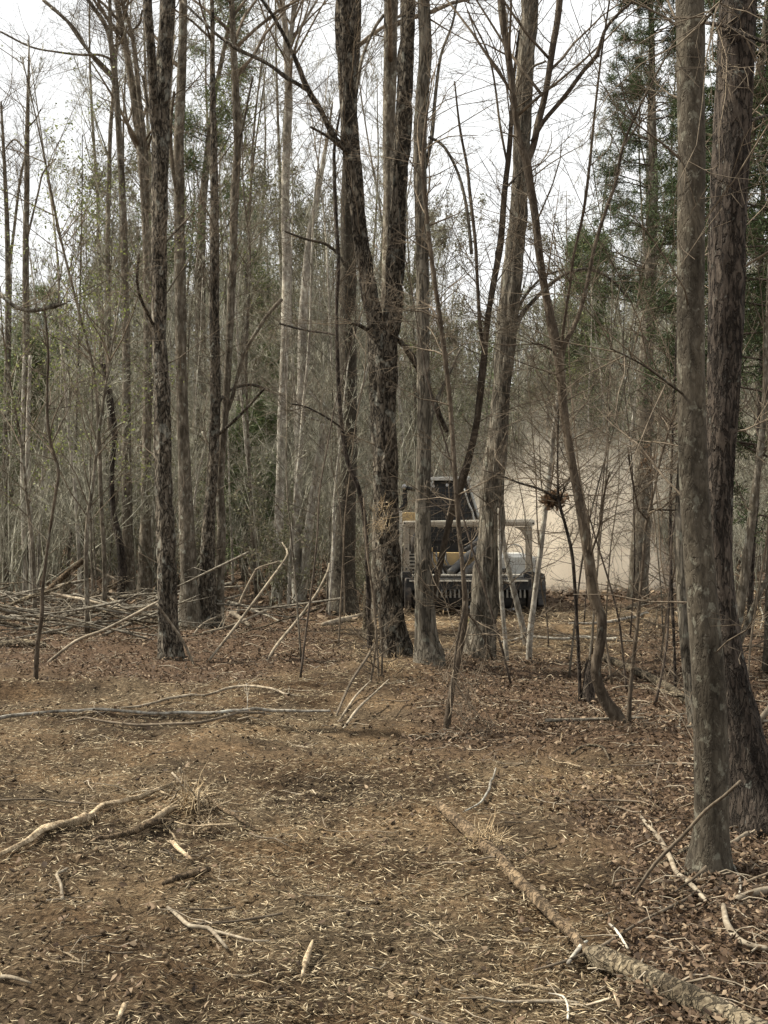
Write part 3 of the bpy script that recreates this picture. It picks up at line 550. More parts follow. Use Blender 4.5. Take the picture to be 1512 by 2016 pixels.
for i, (x0, pts) in enumerate([(0, [(745, 1342, 5), (741, 1260, 5), (736, 1180, 5), (722, 1080, 4), (716, 980, 3)]), (1, [(752, 1340, 4), (752, 1260, 4), (746, 1190, 3)]), (2, [(730, 1352, 5), (738, 1290, 4), (741, 1230, 3)])]):
    tree('sapling', ['thin brown shoot, tallest of three at the foot of the forked pine', 'thin straight shoot nearest the forked pine trunk', 'short thin shoot leftmost at the foot of the forked pine'][i], 'sapling', pts, 'twig', sides=6, tw=(5, .1, .4), seed=151 + i, flare=0)
tree('overhanging_tree', 'tree outside the left edge whose dark drooping limb with a knot reaches into view', 'tree',
     [(-310, 1400, 60), (-300, 1200, 46), (-290, 1000, 42), (-280, 500, 36), (-280, 0, 30)], 'ridged', limbs=[[(-280, 400, 16), (-120, 500, 12), (-40, 552, 10), (5, 583, 9), (30, 604, 8), (62, 612, 8), (92, 606, 8), (106, 602, 13), (118, 600, 5), (133, 596, 3)]], sides=20, top=12, tw=(4, .3, .8), seed=163, stemdrift=0)
tree('bowed_sapling', 'dark sapling with shaggy hanging twigs at the right edge behind the thick trunk', 'sapling', [(1475, 1250, 12), (1480, 1100, 12), (1490, 950, 12), (1500, 700, 11), (1498, 500, 10), (1505, 300, 9), (1512, 100, 8)], 'dark', sides=9, tw=(40, .3, 1.2), seed=167)

# ------------------------------------------------------------------ leafy and evergreen trees
def leaf_cards(pts, n_each, spread, size, g, aspect=.5):
    Cc = np.repeat(pts, n_each, 0) + g.normal(0, spread, (len(pts) * n_each, 3)); n = len(Cc)
    a = g.normal(size=(n, 3)); a /= np.linalg.norm(a, axis=1, keepdims=True); b = g.normal(size=(n, 3)); b -= a * (a * b).sum(1, keepdims=True); b /= np.linalg.norm(b, axis=1, keepdims=True)
    l = g.uniform(*size, (n, 1)); V = np.stack([Cc - a * l / 2, Cc + b * l * aspect / 2, Cc + a * l / 2, Cc - b * l * aspect / 2], 1).reshape(-1, 3)
    return V, (np.arange(n) * 4)[:, None] + np.array([[0, 1, 2, 3]])
def cedar_mesh(h, rad, g, dens=1.0, low=.1, droop=-.02, leafsz=(.05, .11), mat='cedar', asym=None):
    T = Tubes(); tips = []; p, _ = wander(np.zeros(3), np.array([0, 0, 1.]), h, 12, g, .03)
    trunk = np.column_stack([p, np.linspace(.016 * h * .8, .01, 12)])
    for k in range(int(46 * dens)):
        t = g.uniform(low, .97); ti = t * 11; i0 = int(ti); q = trunk[i0, :3] * (1 - ti + i0) + trunk[i0 + 1, :3] * (ti - i0); a = g.uniform(0, 6.28)
        d = np.array([math.cos(a), math.sin(a), g.uniform(.1, .5)]); 
        if asym is not None and d[:2].dot(asym) < -.3: continue
        grow(T, q, nrm(d), rad * (1.1 - t) * g.uniform(.6, 1.2) + .3, .014, 1, g, droop, (0, 7, 4), (.4, 1.0), .12, .003, tips)
    seg = []
    for t in tips:
        a, b = t[:-1], t[1:]; 
        if len(t) > 4: a, b = a[2:], b[2:]
        for u in (.25, .75): seg.append(a + (b - a) * u)
    pts = np.concatenate(seg); pts = pts[g.random(len(pts)) < .9]
    V, f = leaf_cards(pts, 5 if leafsz[0] < .05 else 3, .035 if rad < 1.4 and leafsz[0] < .05 else .13, leafsz, g, .17)
    return trunk, T, V, f
def evergreen(name, label, cat, loc, h, rad, seed, dens=1, low=.1, mat='cedar', bmat='grey', sz=(.04, .085), group=None, droop=-.02, asym=None):
    g = np.random.default_rng(seed); e = thing(name, label, cat, loc, group)
    tr, T, V, f = cedar_mesh(h, rad, g, dens, low, droop, sz, asym=asym)
    link('trunk', bark_tube(tr, 10, seed, .08, 1, .2, .25), M[bmat], e)
    VV, Fs = T.arrays(); link('branches', mesh_np('branches', VV, Fs), M['darktwig'], e, 'stuff')
    link('foliage', mesh_np('foliage', V, [f], False), M[mat], e, 'stuff'); return e
def at(px, D): x = (px - 756) / F * D; return (x, D, float(gz(x, D)))
evergreen('cedar_tree', 'tall dark cedar with ragged sprays, left of the lichen-spotted trunk, foot veiled by dust', 'tree', at(1254, 24), 14.5, 1.38, 201, 3.4, .36)
evergreen('cedar_tree', 'dense dark cedar showing between and behind the two big right trunks', 'tree', at(1395, 15), 9.5, 1.1, 202, 2.8, .30)
evergreen('cedar_tree', 'dark cedar cut by the right edge of the picture', 'tree', at(1530, 13), 9.0, 1.1, 203, 2.4, .15)
evergreen('pine_sapling', 'soft green young pine in the thicket left of the straight brown trunk', 'tree', at(478, 30), 4.2, 1.0, 204, 1.0, .12, 'pineneedle', sz=(.08, .16), droop=.02)
evergreen('pine_sapling', 'green bushy young pine at the left edge', 'tree', at(14, 28), 5.6, 1.0, 205, .9, .4, 'pineneedle', sz=(.08, .16), droop=.02)
evergreen('pine_tree', 'far green tree filling the gap right of the thick leaning tree', 'tree', at(1120, 42), 10.5, 1.9, 206, 1.3, .35, 'pineneedle', sz=(.1, .2), droop=.03)
evergreen('pine_tree', 'dark-crowned tall pine between the twin-stem tree and the swaying grey trunk', 'tree', at(392, 32), 16, 1.5, 208, 1.0, .45, 'pineneedle', sz=(.08, .17), droop=.02)
evergreen('pine_tree', 'small round-topped pine under the sky gap left of the banded trunk', 'tree', at(510, 44), 11.5, 1.6, 209, .9, .45, 'pineneedle', sz=(.1, .2), droop=.02)
evergreen('pine_tree', 'low green pine top at far left beneath the white sky', 'tree', at(95, 46), 9.5, 1.8, 210, 1.0, .35, 'pineneedle', sz=(.1, .2), droop=.02)
def leafing(label, px, D, h, seed, lo, n):
    g = np.random.default_rng(seed); e = thing('leafing_sapling', label, 'sapling', at(px, D)); T = Tubes(); tips = []
    p, _ = wander(np.zeros(3), np.array([0, 0, 1.]), h, 10, g, .05); pr = np.column_stack([p, np.linspace(.035, .008, 10)])
    side_twigs(T, pr, g, n, (.6, 1.7), lo, 1, .009, 1, (0, 5, 3), .05, (.5, 1.0), .12, tips)
    link('trunk', bark_tube(pr, 8, seed, .05, 1, .1, .2), M['grey'], e)
    VV, Fs = T.arrays(); link('twigs', mesh_np('twigs', VV, Fs), M['twig'], e, 'stuff')
    pts = np.concatenate([t[-1:] for t in tips]); V, f = leaf_cards(pts, 3, .06, (.02, .05), g, .7)
    link('leaves', mesh_np('leaves', V, [f], False), M['bud'], e, 'stuff')
leafing('sapling dotted with yellow-green new leaves left of the twin-stem tree, up in the sky gap', 205, 19, 8.0, 301, .45, 26)
leafing('sapling with bright green leaf buds in the thicket at left, below the sky line', 172, 17, 4.6, 302, .3, 24)
leafing('leafing sapling close behind the brush pile near the left edge', 70, 20, 5.0, 303, .3, 16)
leafing('sapling with yellowish buds between the banded trunk and the swaying grey trunk', 505, 24, 9.5, 304, .5, 24)
leafing('tall olive-budded tree above the machine cab against the sky gap', 872, 33, 10.5, 306, .4, 34)
leafing('pale green budding tree far behind the S-bent tree', 1085, 36, 8.0, 307, .3, 34)
leafing('tall budding sapling just left of the curving grey tree', 130, 26, 9.0, 305, .4, 20)

LM = [(20, 'the left edge'), (100, 'the wavy sapling at left'), (243, 'the black-streaked snag'), (290, 'the curving grey tree'), (325, 'the twin-stem tree'), (410, 'the bulky dark tree'), (447, 'the swaying grey trunk'), (553, 'the light banded trunk'), (600, 'the trunk forked near its base'),
      (682, 'the straight brown trunk'), (762, 'the forked pine'), (838, 'the flared mossy tree'), (905, 'the machine cab'), (968, 'the thick leaning tree'), (1060, 'the machine right post'), (1130, 'the S-bent tree'), (1190, 'the middle of the dust'), (1250, 'the dusty cedar'), (1320, 'the straight dark sapling'), (1380, 'the lichen-spotted trunk'), (1440, 'the thick dark trunk'), (1500, 'the right edge')]
def where(px):
    a = min(LM, key=lambda q: abs(q[0] - px)); d = px - a[0]
    return ('in line with ' if abs(d) < 8 else 'just right of ' if d > 0 else 'just left of ') + a[1]
# ------------------------------------------------------------------ background woods: individuals copied from prototypes
def bare_proto(name, h, r, g, nb, bl, kids, mat, twmat, lowb=.3, bud=False):
    e = thing(name, 'x', 'tree', (0, 0, -50)); T = Tubes(); tips = []
    p, _ = wander(np.zeros(3), np.array([0, 0, 1.]), h, 14, g, .035); p[0, 2] = -.3
    pr = np.column_stack([p, np.linspace(r, r * .18, 14)])
    for k in range(nb):
        t = g.uniform(lowb, .98) * 13; i = int(t); q = pr[i, :3] * (1 - t + i) + pr[i + 1, :3] * (t - i); tt = t / 13
        d = rot_dir(np.array([0, 0, 1.]), g.uniform(.35, .95), g)
        grow(T, q, d, bl * g.uniform(.5, 1.2) * (1.2 - .6 * tt), max(pr[i, 3] * .35, .006), 0, g, .09, kids, (.35, .8), .1, .0028, tips)
    link('trunk', bark_tube(pr, 8, int(h * 10), .08, 1, .2, .4), M[mat], e)
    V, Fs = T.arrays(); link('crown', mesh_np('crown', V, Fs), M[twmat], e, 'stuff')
    if bud: pts = np.concatenate([t[-1:] for t in tips]); pts = pts[g.random(len(pts)) < .8]; V, f = leaf_cards(pts, 2, .07, (.04, .09), g, .5); link('leaves', mesh_np('leaves', V, [f], False), M['olive'], e, 'stuff')
    return e
gg = np.random.default_rng(99)
tall = [bare_proto('bare_tree', h, r, gg, nb, 2.3, (5, 5, 4), m, 'ftwig', bud=h < 10) for h, r, nb, m in ((13, .062, 24, 'grey'), (11, .045, 24, 'pale'), (15, .085, 24, 'grey'), (9.5, .04, 26, 'grey'))]
thin = [bare_proto('bare_sapling', h, r, gg, nb, 1.3, (4, 5, 3), m, 'ftwig', .15) for h, r, nb, m in ((7, .028, 20, 'pale'), (5.5, .022, 18, 'grey'), (8.5, .035, 20, 'pale'), (4, .016, 16, 'grey'))]
def brush_proto(g, leafy_, hs=1.0):
    e = thing('brush_shrub', 'x', 'shrub', (0, 0, -50)); T = Tubes(); tips = []
    for k in range(12):
        grow(T, np.array([g.normal(0, .15), g.normal(0, .15), -.05]), rot_dir(np.array([0, 0, 1.]), g.uniform(.1, .7), g), g.uniform(.9, 2.2) * hs, .009 * hs, 0, g, .05, (4, 3, 2), (.3, .8), .13, .002, tips)
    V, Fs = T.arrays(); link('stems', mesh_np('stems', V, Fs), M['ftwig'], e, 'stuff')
    if leafy_: 
        pts = np.concatenate([t[1:] for t in tips]); pts = pts[g.random(len(pts)) < .5]; V, f = leaf_cards(pts, 3, .05, (.025, .06), g, .6); link('leaves', mesh_np('leaves', V, [f], False), M['olive'], e, 'stuff')
    return e
brush = [brush_proto(gg, False), brush_proto(gg, True), brush_proto(gg, True, 1.9), brush_proto(gg, False, 1.8)]
kinds = {'bare_tree': ['tall bare grey tree', 'tall bare pale-barked tree', 'very tall stout bare tree', 'bushy grey tree with olive spring buds'],
         'bare_sapling': ['slim pale bare sapling', 'small bare grey sapling', 'tall thin pale sapling', 'short thin bare sapling'], 'brush_shrub': ['low twiggy bare shrub', 'low shrub with olive leaves', 'tall loose olive-leaved shrub', 'tall tangled bare thicket shrub']}
def depth(D): return 'fairly near' if D < 26 else 'further back' if D < 36 else 'deep in' if D < 48 else 'farthest'
def scatter(protos, n, d0, d1, g, s0=.8, s1=1.2, avoid=True, pxr=(-120, 1640)):
    used = set(); c = 0; tries = 0
    while c < n and tries < n * 20:
        tries += 1
        D = d0 + (d1 - d0) * g.random() ** .8; px = g.uniform(*pxr)
        if D < 30 and 740 < px < 1330: continue                      # machine and cleared lane
        if 840 < px < 1300 and D < 40 and g.random() < .5: continue
        k = int(g.integers(len(protos))); pr = protos[k]; x, y, z = at(px, D); s = g.uniform(s0, s1)
        if protos is tall and (px < 175 or 850 < px < 1160): s *= .62      # lower trees under the open sky
        nm = pr.name.split('.')[0]; lab = kinds[nm][k] + ' ' + depth(D) + ', ' + where(px); lab = ' '.join(lab.split()[:16]); grp = {'bare_tree': 'bare trees of the background wood', 'bare_sapling': 'bare saplings of the background wood', 'brush_shrub': 'twiggy shrubs of the background wood'}[nm]
        rz = g.uniform(0, 6.28)
        if k not in used:
            used.add(k); pr.location = (x, y, z); pr.rotation_euler = (0, 0, rz); pr.scale = (s,) * 3; pr['label'] = lab; pr['group'] = grp
        else: dup(pr, (x, y, z), rz, s, lab, grp)
        c += 1
g2 = np.random.default_rng(5)
scatter(tall, 180, 30, 66, g2, .8, 1.3)
scatter(thin, 230, 19.5, 48, g2)
scatter(brush, 150, 20, 45, g2, .6, 1.3)

def far_woods(n, seed, d0, d1, name, hmin=7, hmax=13):
    g = np.random.default_rng(seed); D = g.uniform(d0, d1, n); px = g.uniform(-250, 1770, n); x = (px - 756) / F * D
    z = gz(x, D) - .2; h = g.uniform(hmin, hmax, n)
    open_ = ((px < 170) | ((px > 860) & (px < 1150))); h = np.where(open_, h * .74, h)
    base = np.stack([x, D, z], 1); V, Fs, off = [], [], 0
    def addb(Pp, Rr, k=3):
        nonlocal off
        v, f = tube_batch(Pp, Rr, k); V.append(v); Fs.extend([q + off for q in f]); off += len(v)
    t = np.linspace(0, 1, 5)[None, :, None]; lean = np.concatenate([g.normal(0, .05, (n, 2)), np.ones((n, 1))], 1)
    tr = base[:, None] + lean[:, None] * t * h[:, None, None]; tr[:, 1:-1, :2] += g.normal(0, .08, (n, 3, 2))
    r0 = g.uniform(.03, .10, n); addb(tr, r0[:, None] * np.linspace(1, .25, 5)[None])
    nb = 16; u = g.uniform(.15, .97, (n, nb)); bx = base[:, None] + lean[:, None] * (u * h[:, None])[..., None]
    a = g.uniform(0, 6.28, (n, nb)); el = g.uniform(.5, 1.2, (n, nb)); bl = g.uniform(.8, 2.2, (n, nb)) * (1.2 - .6 * u)
    d = np.stack([np.cos(a) * np.cos(el), np.sin(a) * np.cos(el), np.sin(el)], -1)
    bp = np.stack([bx, bx + d * bl[..., None] * .5 + g.normal(0, .06, bx.shape), bx + d * bl[..., None] + np.array([0, 0, .15])], 2).reshape(-1, 3, 3)
    addb(bp, np.tile([.02, .013, .007], (len(bp), 1)))
    nt_ = 5; w_ = g.uniform(.2, 1, (len(bp), nt_, 1)); q = bp[:, None, 0] * (1 - w_) + bp[:, None, 2] * w_
    d2 = g.normal(size=q.shape); d2[..., 2] = np.abs(d2[..., 2]) + .6; d2 /= np.linalg.norm(d2, axis=-1, keepdims=True); l2 = g.uniform(.3, .9, w_.shape)
    tp = np.stack([q, q + d2 * l2], 2).reshape(-1, 2, 3); addb(tp, np.tile([.009, .005], (len(tp), 1)))
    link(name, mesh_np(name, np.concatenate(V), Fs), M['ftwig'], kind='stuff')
far_woods(600, 400, 56, 88, 'distant_woods', 8, 15.5)
far_woods(440, 401, 84, 125, 'distant_woods', 8, 13)
def far_conifers(n, seed):
    g = np.random.default_rng(seed); VV, FF, off = [], [], 0
    for i in range(n):
        D = g.uniform(60, 110); px = g.uniform(-200, 1700); x = (px - 756) / F * D; h = g.uniform(8, 15) * (.75 if (px < 170 or 860 < px < 1150) else 1); b = np.array([x, D, float(gz(x, D))])
        m = 260; t = g.uniform(.3, 1, m); a = g.uniform(0, 6.28, m); r = g.uniform(.2, 1, m) * (1.25 - t) * 2.0
        pts = b + np.stack([np.cos(a) * r, np.sin(a) * r, t * h], 1); v, f = leaf_cards(pts, 3, .18, (.12, .3), g, .4)
        VV.append(v); FF.append(f + off); off += len(v)
    link('distant_evergreens', mesh_np('distant_evergreens', np.concatenate(VV), [np.concatenate(FF)], False), M['pineneedle'], kind='stuff')
far_conifers(105, 9)

# ------------------------------------------------------------------ sticks and logs on the ground, each its own thing
def stick(label, pts, mat='stick', name='fallen_branch', cat='branch', lift=None, sides=9, amp=.1, ridge=1, twigs=0, seed=1, group=None, tip=.55, kf=4, lf_=8):
    """pts: (px, py of the ground point under it, width px[, height above ground m])"""
    g = np.random.default_rng(seed); pr = []
    for i, p in enumerate(pts):
        D = DG(p[1]); x = (p[0] - 756) / F * D; r = p[2] / 2 / F * D
        pr.append([x, D, float(gz(x, D)) + r * .45 + .006 + (p[3] if len(p) > 3 else 0), r])
    pr = np.array(pr); hh = spline(pr, .1); off = 0.0 if cat == 'log' else .016; hh[:, 2] = gz(hh[:, 0], hh[:, 1]) + hh[:, 3] * (.45 if cat == 'log' else .8) + .004 + off; hh[1:-1, 2] = np.maximum(hh[1:-1, 2], (hh[:-2, 2] + hh[2:, 2]) / 2); 
    if cat == 'log':
        t_ = np.linspace(0, 1, len(hh)); c_ = np.polyfit(t_, gz(hh[:, 0], hh[:, 1]), 1); hh[:, 2] = np.polyval(c_, t_) + hh[:, 3] * .75 + .012
    pr = hh; base = np.array([pr[0, 0], pr[0, 1], float(gz(pr[0, 0], pr[0, 1]))]); b4 = np.array([*base, 0])
    me = bark_tube(pr - b4, sides, seed, amp, ridge, 0, .03, kf, lf_)
    if not twigs:
        o = link(name, me, M[mat]); o.location = tuple(base); return tag(o, label, cat, group)
    e = thing(name, label, cat, base, group); link('stem', me, M[mat], e); T = Tubes(); side_twigs(T, pr, g, twigs, (.1, .35), .2, 1, .003, 2, (0, 0, 2), .0, (.4, .9))
    V, Fs = T.arrays(); link('twigs', mesh_np('twigs', V - base, Fs), M[mat], e, 'stuff'); return e
def raised(label, ends, D0, mat='stick', name='leaning_stick', cat='stick', seed=1, D1=None, sides=8, twigs=0):
    n = len(ends); pr = np.array([[*P(p[0], p[1], D0 + ((D1 or D0) - D0) * i / (n - 1)), p[2] / 2 / F * D0] for i, p in enumerate(ends)])
    pr[0, 2] = float(gz(pr[0, 0], pr[0, 1])) - .02; base = np.array([pr[0, 0], pr[0, 1], pr[0, 2]]); b4 = np.array([*base, 0]); g = np.random.default_rng(seed)
    me = bark_tube(pr - b4, sides, seed, .08, 1, 0, .05, 4, 6)
    if not twigs: o = link(name, me, M[mat]); o.location = tuple(base); return tag(o, label, cat)
    e = thing(name, label, cat, base); link('stem', me, M[mat], e); T = Tubes(); side_twigs(T, pr, g, twigs, (.15, .5), .4, 1, .003, 2, (0, 0, 2))
    V, Fs = T.arrays(); link('twigs', mesh_np('twigs', V - base, Fs), M[mat], e, 'stuff'); return e
stick('thick grey barked log lying in the bottom right corner', [(1158, 1884, 30), (1175, 1893, 42), (1232, 1921, 46), (1300, 1955, 48), (1370, 1992, 50), (1450, 2034, 50), (1530, 2076, 48)], 'log', 'log', 'log', sides=36, amp=.13, seed=401, kf=4, lf_=9)
stick('half-buried rotten log with orange shredded wood running diagonally right of centre', [(864, 1592, 16), (905, 1630, 24), (950, 1670, 28), (995, 1716, 25), (1045, 1768, 25), (1095, 1818, 23), (1135, 1858, 20), (1160, 1884, 16)], 'rotten', 'log', 'log', sides=26, amp=.2, ridge=1.4, seed=402, kf=4, lf_=9)
stick('long split pale limb running in from the left edge of the clearing', [(-15, 1694, 11), (50, 1676, 14), (105, 1655, 15), (165, 1628, 16), (188, 1600, 11), (235, 1578, 9), (300, 1553, 8), (345, 1540, 6), (392, 1530, 4)], 'split', sides=14, amp=.38, ridge=1.5, seed=403, twigs=5)
stick('short brown limb below the splinter heap, left', [(172, 1682, 5), (215, 1662, 11), (262, 1652, 14), (300, 1640, 14), (345, 1620, 9)], 'rotten', sides=10, amp=.2, seed=404)
stick('broken limb piece resting against the splinter heap', [(290, 1640, 12), (320, 1612, 14), (350, 1590, 10)], 'split', sides=10, amp=.3, seed=405)
stick('long pale sapling stem lying across the lane from the left edge to the pine foot', [(-10, 1430, 8), (80, 1417, 6), (155, 1412, 6), (290, 1420, 6), (400, 1420, 6), (455, 1421, 7), (505, 1408, 7), (570, 1403, 6), (650, 1399, 5)], 'pale', sides=10, seed=406, twigs=8)
stick('thin darker stem lying just under the long pale stem', [(130, 1428, 4), (210, 1437, 5), (300, 1440, 6), (395, 1437, 6), (450, 1428, 5), (520, 1415, 5)], 'twig', sides=7, seed=407, twigs=4)
stick('curved thin branch with a forked end on the far side of the lane', [(228, 1403, 4), (290, 1393, 5), (350, 1384, 6), (410, 1368, 5), (460, 1361, 6), (530, 1364, 5), (565, 1378, 4), (590, 1374, 3)], 'stick', sides=7, seed=408, twigs=6)
stick('stubby barked wood chunk alone below the splinter heap', [(322, 1760, 9), (345, 1750, 13), (380, 1740, 15), (412, 1728, 11)], 'rotten', 'wood_chunk', 'wood', sides=10, amp=.25, seed=409)
stick('crooked pale twig with elbow near the lower left edge', [(133, 1722, 5), (112, 1748, 6), (120, 1768, 6), (123, 1792, 7)], 'stick', sides=8, seed=410)
stick('knobbly grey forked stick in the lower left foreground', [(330, 1803, 6), (352, 1818, 8), (374, 1834, 9), (410, 1838, 9), (428, 1855, 8), (448, 1873, 6)], 'stick', sides=9, seed=411)
stick('straight end branch of the knobbly forked stick', [(412, 1838, 7), (455, 1850, 6), (500, 1860, 5), (530, 1858, 4)], 'stick', sides=8, seed=412)
stick('thin dark stick above the knobbly forked one', [(370, 1826, 4), (430, 1824, 4), (500, 1815, 5), (556, 1805, 5)], 'twig', sides=7, seed=413)
stick('bright split wedge of wood low in the foreground', [(594, 1922, 5), (602, 1896, 14), (612, 1868, 10), (616, 1856, 3)], 'split', 'wood_splinter', 'wood', sides=7, amp=.3, seed=414)
stick('pale stick cut by the left edge near the bottom', [(-20, 1930, 8), (20, 1938, 8), (62, 1946, 4)], 'stick', sides=8, seed=415)
stick('short split stub at the bottom edge left of centre', [(232, 2012, 7), (245, 1992, 12), (252, 1986, 5)], 'split', 'wood_splinter', 'wood', sides=7, seed=416)
stick('slender white curved twig in the lane right of centre', [(912, 1606, 3), (945, 1585, 4), (962, 1562, 5), (966, 1540, 5), (976, 1514, 3)], 'pale', sides=7, seed=417)
stick('weathered stick pointing down-right left of the lichen-spotted trunk', [(1262, 1606, 6), (1286, 1634, 9), (1305, 1668, 10), (1322, 1700, 10), (1345, 1740, 11), (1392, 1788, 9)], 'stick', sides=9, seed=418)
stick('white sinuous twig at the foot of the lichen-spotted trunk', [(1355, 1650, 4), (1386, 1660, 5), (1410, 1688, 5), (1445, 1712, 5), (1458, 1745, 5), (1454, 1780, 4)], 'pale', sides=7, seed=419)
stick('pale branch cut by the right edge above the corner log', [(1430, 1672, 8), (1470, 1655, 9), (1530, 1612, 9)], 'stick', sides=8, seed=420)
stick('long thin arched stick crossing the lower right foreground', [(1050, 1908, 4), (1110, 1905, 6), (1170, 1880, 6), (1240, 1838, 6), (1330, 1790, 6), (1410, 1745, 4)], 'twig', sides=8, seed=421)
stick('hooked grey branch at the right edge, lower corner', [(1424, 1806, 10), (1432, 1836, 13), (1455, 1858, 13), (1490, 1868, 12), (1530, 1868, 11)], 'stick', sides=10, seed=422)
stick('stout grey branch cut by the right edge beside the thick dark trunk foot', [(1448, 1782, 16), (1485, 1768, 17), (1530, 1748, 18)], 'stick', sides=10, seed=423)
stick('stick with a freshly chopped white tip beside the corner log', [(1118, 1908, 7), (1132, 1888, 8), (1148, 1868, 10), (1156, 1860, 4)], 'pale', sides=8, seed=424)
stick('short pale straight stick right of the corner log end', [(1200, 1828, 5), (1216, 1848, 6), (1236, 1868, 5)], 'pale', sides=7, seed=425)
stick('dark horizontal twig behind the lichen-spotted trunk base', [(1290, 1742, 4), (1370, 1750, 5), (1450, 1748, 5), (1530, 1728, 5)], 'twig', sides=7, seed=426)
stick('dry limb lying under leaves just left of the lichen-spotted trunk', [(1286, 1708, 6), (1320, 1694, 9), (1370, 1672, 12)], 'log', sides=9, seed=427)
stick('dark log slanting down from the short stump to the slim ridged trunk', [(1190, 1296, 14), (1232, 1312, 15), (1280, 1333, 16), (1325, 1355, 15), (1372, 1392, 14)], 'log', 'log', 'log', sides=14, amp=.12, seed=428)
stick('long bleached pole on the straw-coloured ground before the dust, nearer one', [(985, 1262, 5), (1040, 1259, 6), (1100, 1260, 6), (1165, 1258, 5), (1215, 1262, 4)], 'pale', sides=7, seed=429)
stick('long bleached pole before the dust, farther one', [(1120, 1232, 4), (1180, 1228, 6), (1240, 1222, 6), (1276, 1212, 4)], 'pale', sides=7, seed=430)
stick('dead log lying behind the sapling at the edge of the dust', [(1230, 1198, 8), (1270, 1188, 10), (1335, 1175, 12)], 'log', 'log', 'log', sides=9, seed=431)
stick('short dark log with pale end beside the straight brown trunk foot', [(636, 1233, 9), (665, 1226, 12), (700, 1216, 10), (718, 1208, 8)], 'stick', 'log', 'log', sides=10, seed=432)
stick('small thin curved root arching from leaves right of centre', [(1125, 1484, 4), (1160, 1476, 6), (1185, 1480, 5), (1200, 1492, 3)], 'log', sides=7, seed=433)
stick('thin stick bridging leaf litter at lower right edge of the lane', [(720 + 400, 1575, 3), (1180, 1570, 4), (1240, 1576, 4), (1290, 1590, 3)], 'twig', sides=7, seed=434)
stick('long diagonal twig in leaves behind the corner log', [(1390, 1968, 4), (1440, 1985, 5), (1500, 2030, 4)], 'twig', sides=7, seed=435)
stick('white bent twig on the lane near the bottom edge right of centre', [(1080, 1955, 3), (1108, 1965, 4), (1118, 1990, 5), (1118, 2020, 5)], 'pale', sides=7, seed=436)
stick('bark slab stick right of the splinter heap', [(415, 1585, 5), (450, 1606, 9), (480, 1622, 7), (512, 1632, 4)], 'rotten', sides=8, seed=437)
stick('rough split stick pointing down from the splinter heap', [(332, 1660, 6), (352, 1680, 10), (378, 1698, 6)], 'split', sides=8, amp=.3, seed=438)
stick('thin rail-straight stick left of the long split limb', [(-10, 1586, 4), (80, 1583, 4), (205, 1584, 3)], 'twig', sides=7, seed=439)
raised('springy stick sloping up across the lichen-spotted trunk', [(1238, 1752, 6), (1290, 1700, 7), (1345, 1645, 7), (1390, 1595, 7), (1425, 1568, 6), (1458, 1538, 6)], DG(1752), 'twig', seed=450, D1=5.1)
raised('crossed thin stick rising to a stub at the lichen-spotted trunk foot', [(1285, 1768, 5), (1330, 1755, 5), (1365, 1730, 5), (1392, 1706, 8)], DG(1768), 'twig', seed=451, D1=5.45)
raised('brown stick propped against the pine foot in the lane', [(658, 1402, 5), (690, 1345, 6), (722, 1295, 6), (746, 1252, 5)], DG(1402), 'twig', seed=452, D1=12.6)
raised('long pale diagonal stick propped in leaves, left of the two between lane and thicket', [(405, 1300, 5), (455, 1245, 6), (485, 1205, 6), (530, 1145, 6), (562, 1100, 5), (565, 1085, 4), (556, 1068, 3)], DG(1300), 'stick', seed=453, D1=15.5, twigs=6)
raised('long pale diagonal stick propped in leaves, right of the two between lane and thicket', [(523, 1302, 5), (545, 1270, 6), (590, 1215, 6), (625, 1165, 5), (645, 1125, 5), (648, 1110, 4)], DG(1302), 'stick', seed=454, D1=15.5, twigs=6)
raised('thin stick leaning up against the foot of the twin-stem tree', [(382, 1306, 5), (360, 1262, 5), (335, 1225, 5), (308, 1188, 4)], DG(1306), 'stick', seed=455)
raised('crooked grey twig rising beside the left diagonal stick', [(465, 1215, 5), (475, 1180, 5), (500, 1130, 5), (510, 1118, 4), (550, 1105, 3)], DG(1215), 'stick', seed=456)
raised('slender grey arching branch hanging above the lane at right edge', [(1342, 1012, 0.1), (1350, 900, 5)], 8, 'twig', seed=457) if False else None
raised('bare dead branch stuck upright beside the right edge trunk', [(1478, 1440, 12), (1500, 1412, 12), (1530, 1375, 11)], 9.6, 'stick', seed=458)
raised('tan splintered shoot arching at the foot of the forked pine, left one', [(662, 1412, 5), (690, 1385, 5), (705, 1365, 4), (730, 1340, 3)], DG(1412), 'stick', seed=459, D1=11)
raised('tan splintered shoot arching at the foot of the forked pine, right one', [(672, 1428, 5), (705, 1395, 6), (740, 1362, 4), (765, 1338, 3)], DG(1428), 'stick', seed=460, D1=11)
raised('long thin rod crossing behind the wavy sapling of the brush pile', [(90, 1283, 5), (150, 1262, 6), (205, 1240, 6), (260, 1212, 6), (312, 1184, 5)], DG(1300), 'stick', seed=461)
o = stick('short dark broken stump beside the S-bent tree', [(1158, 1366, 22), (1158, 1365, 22)], 'dark', 'stump', 'stump') if False else None
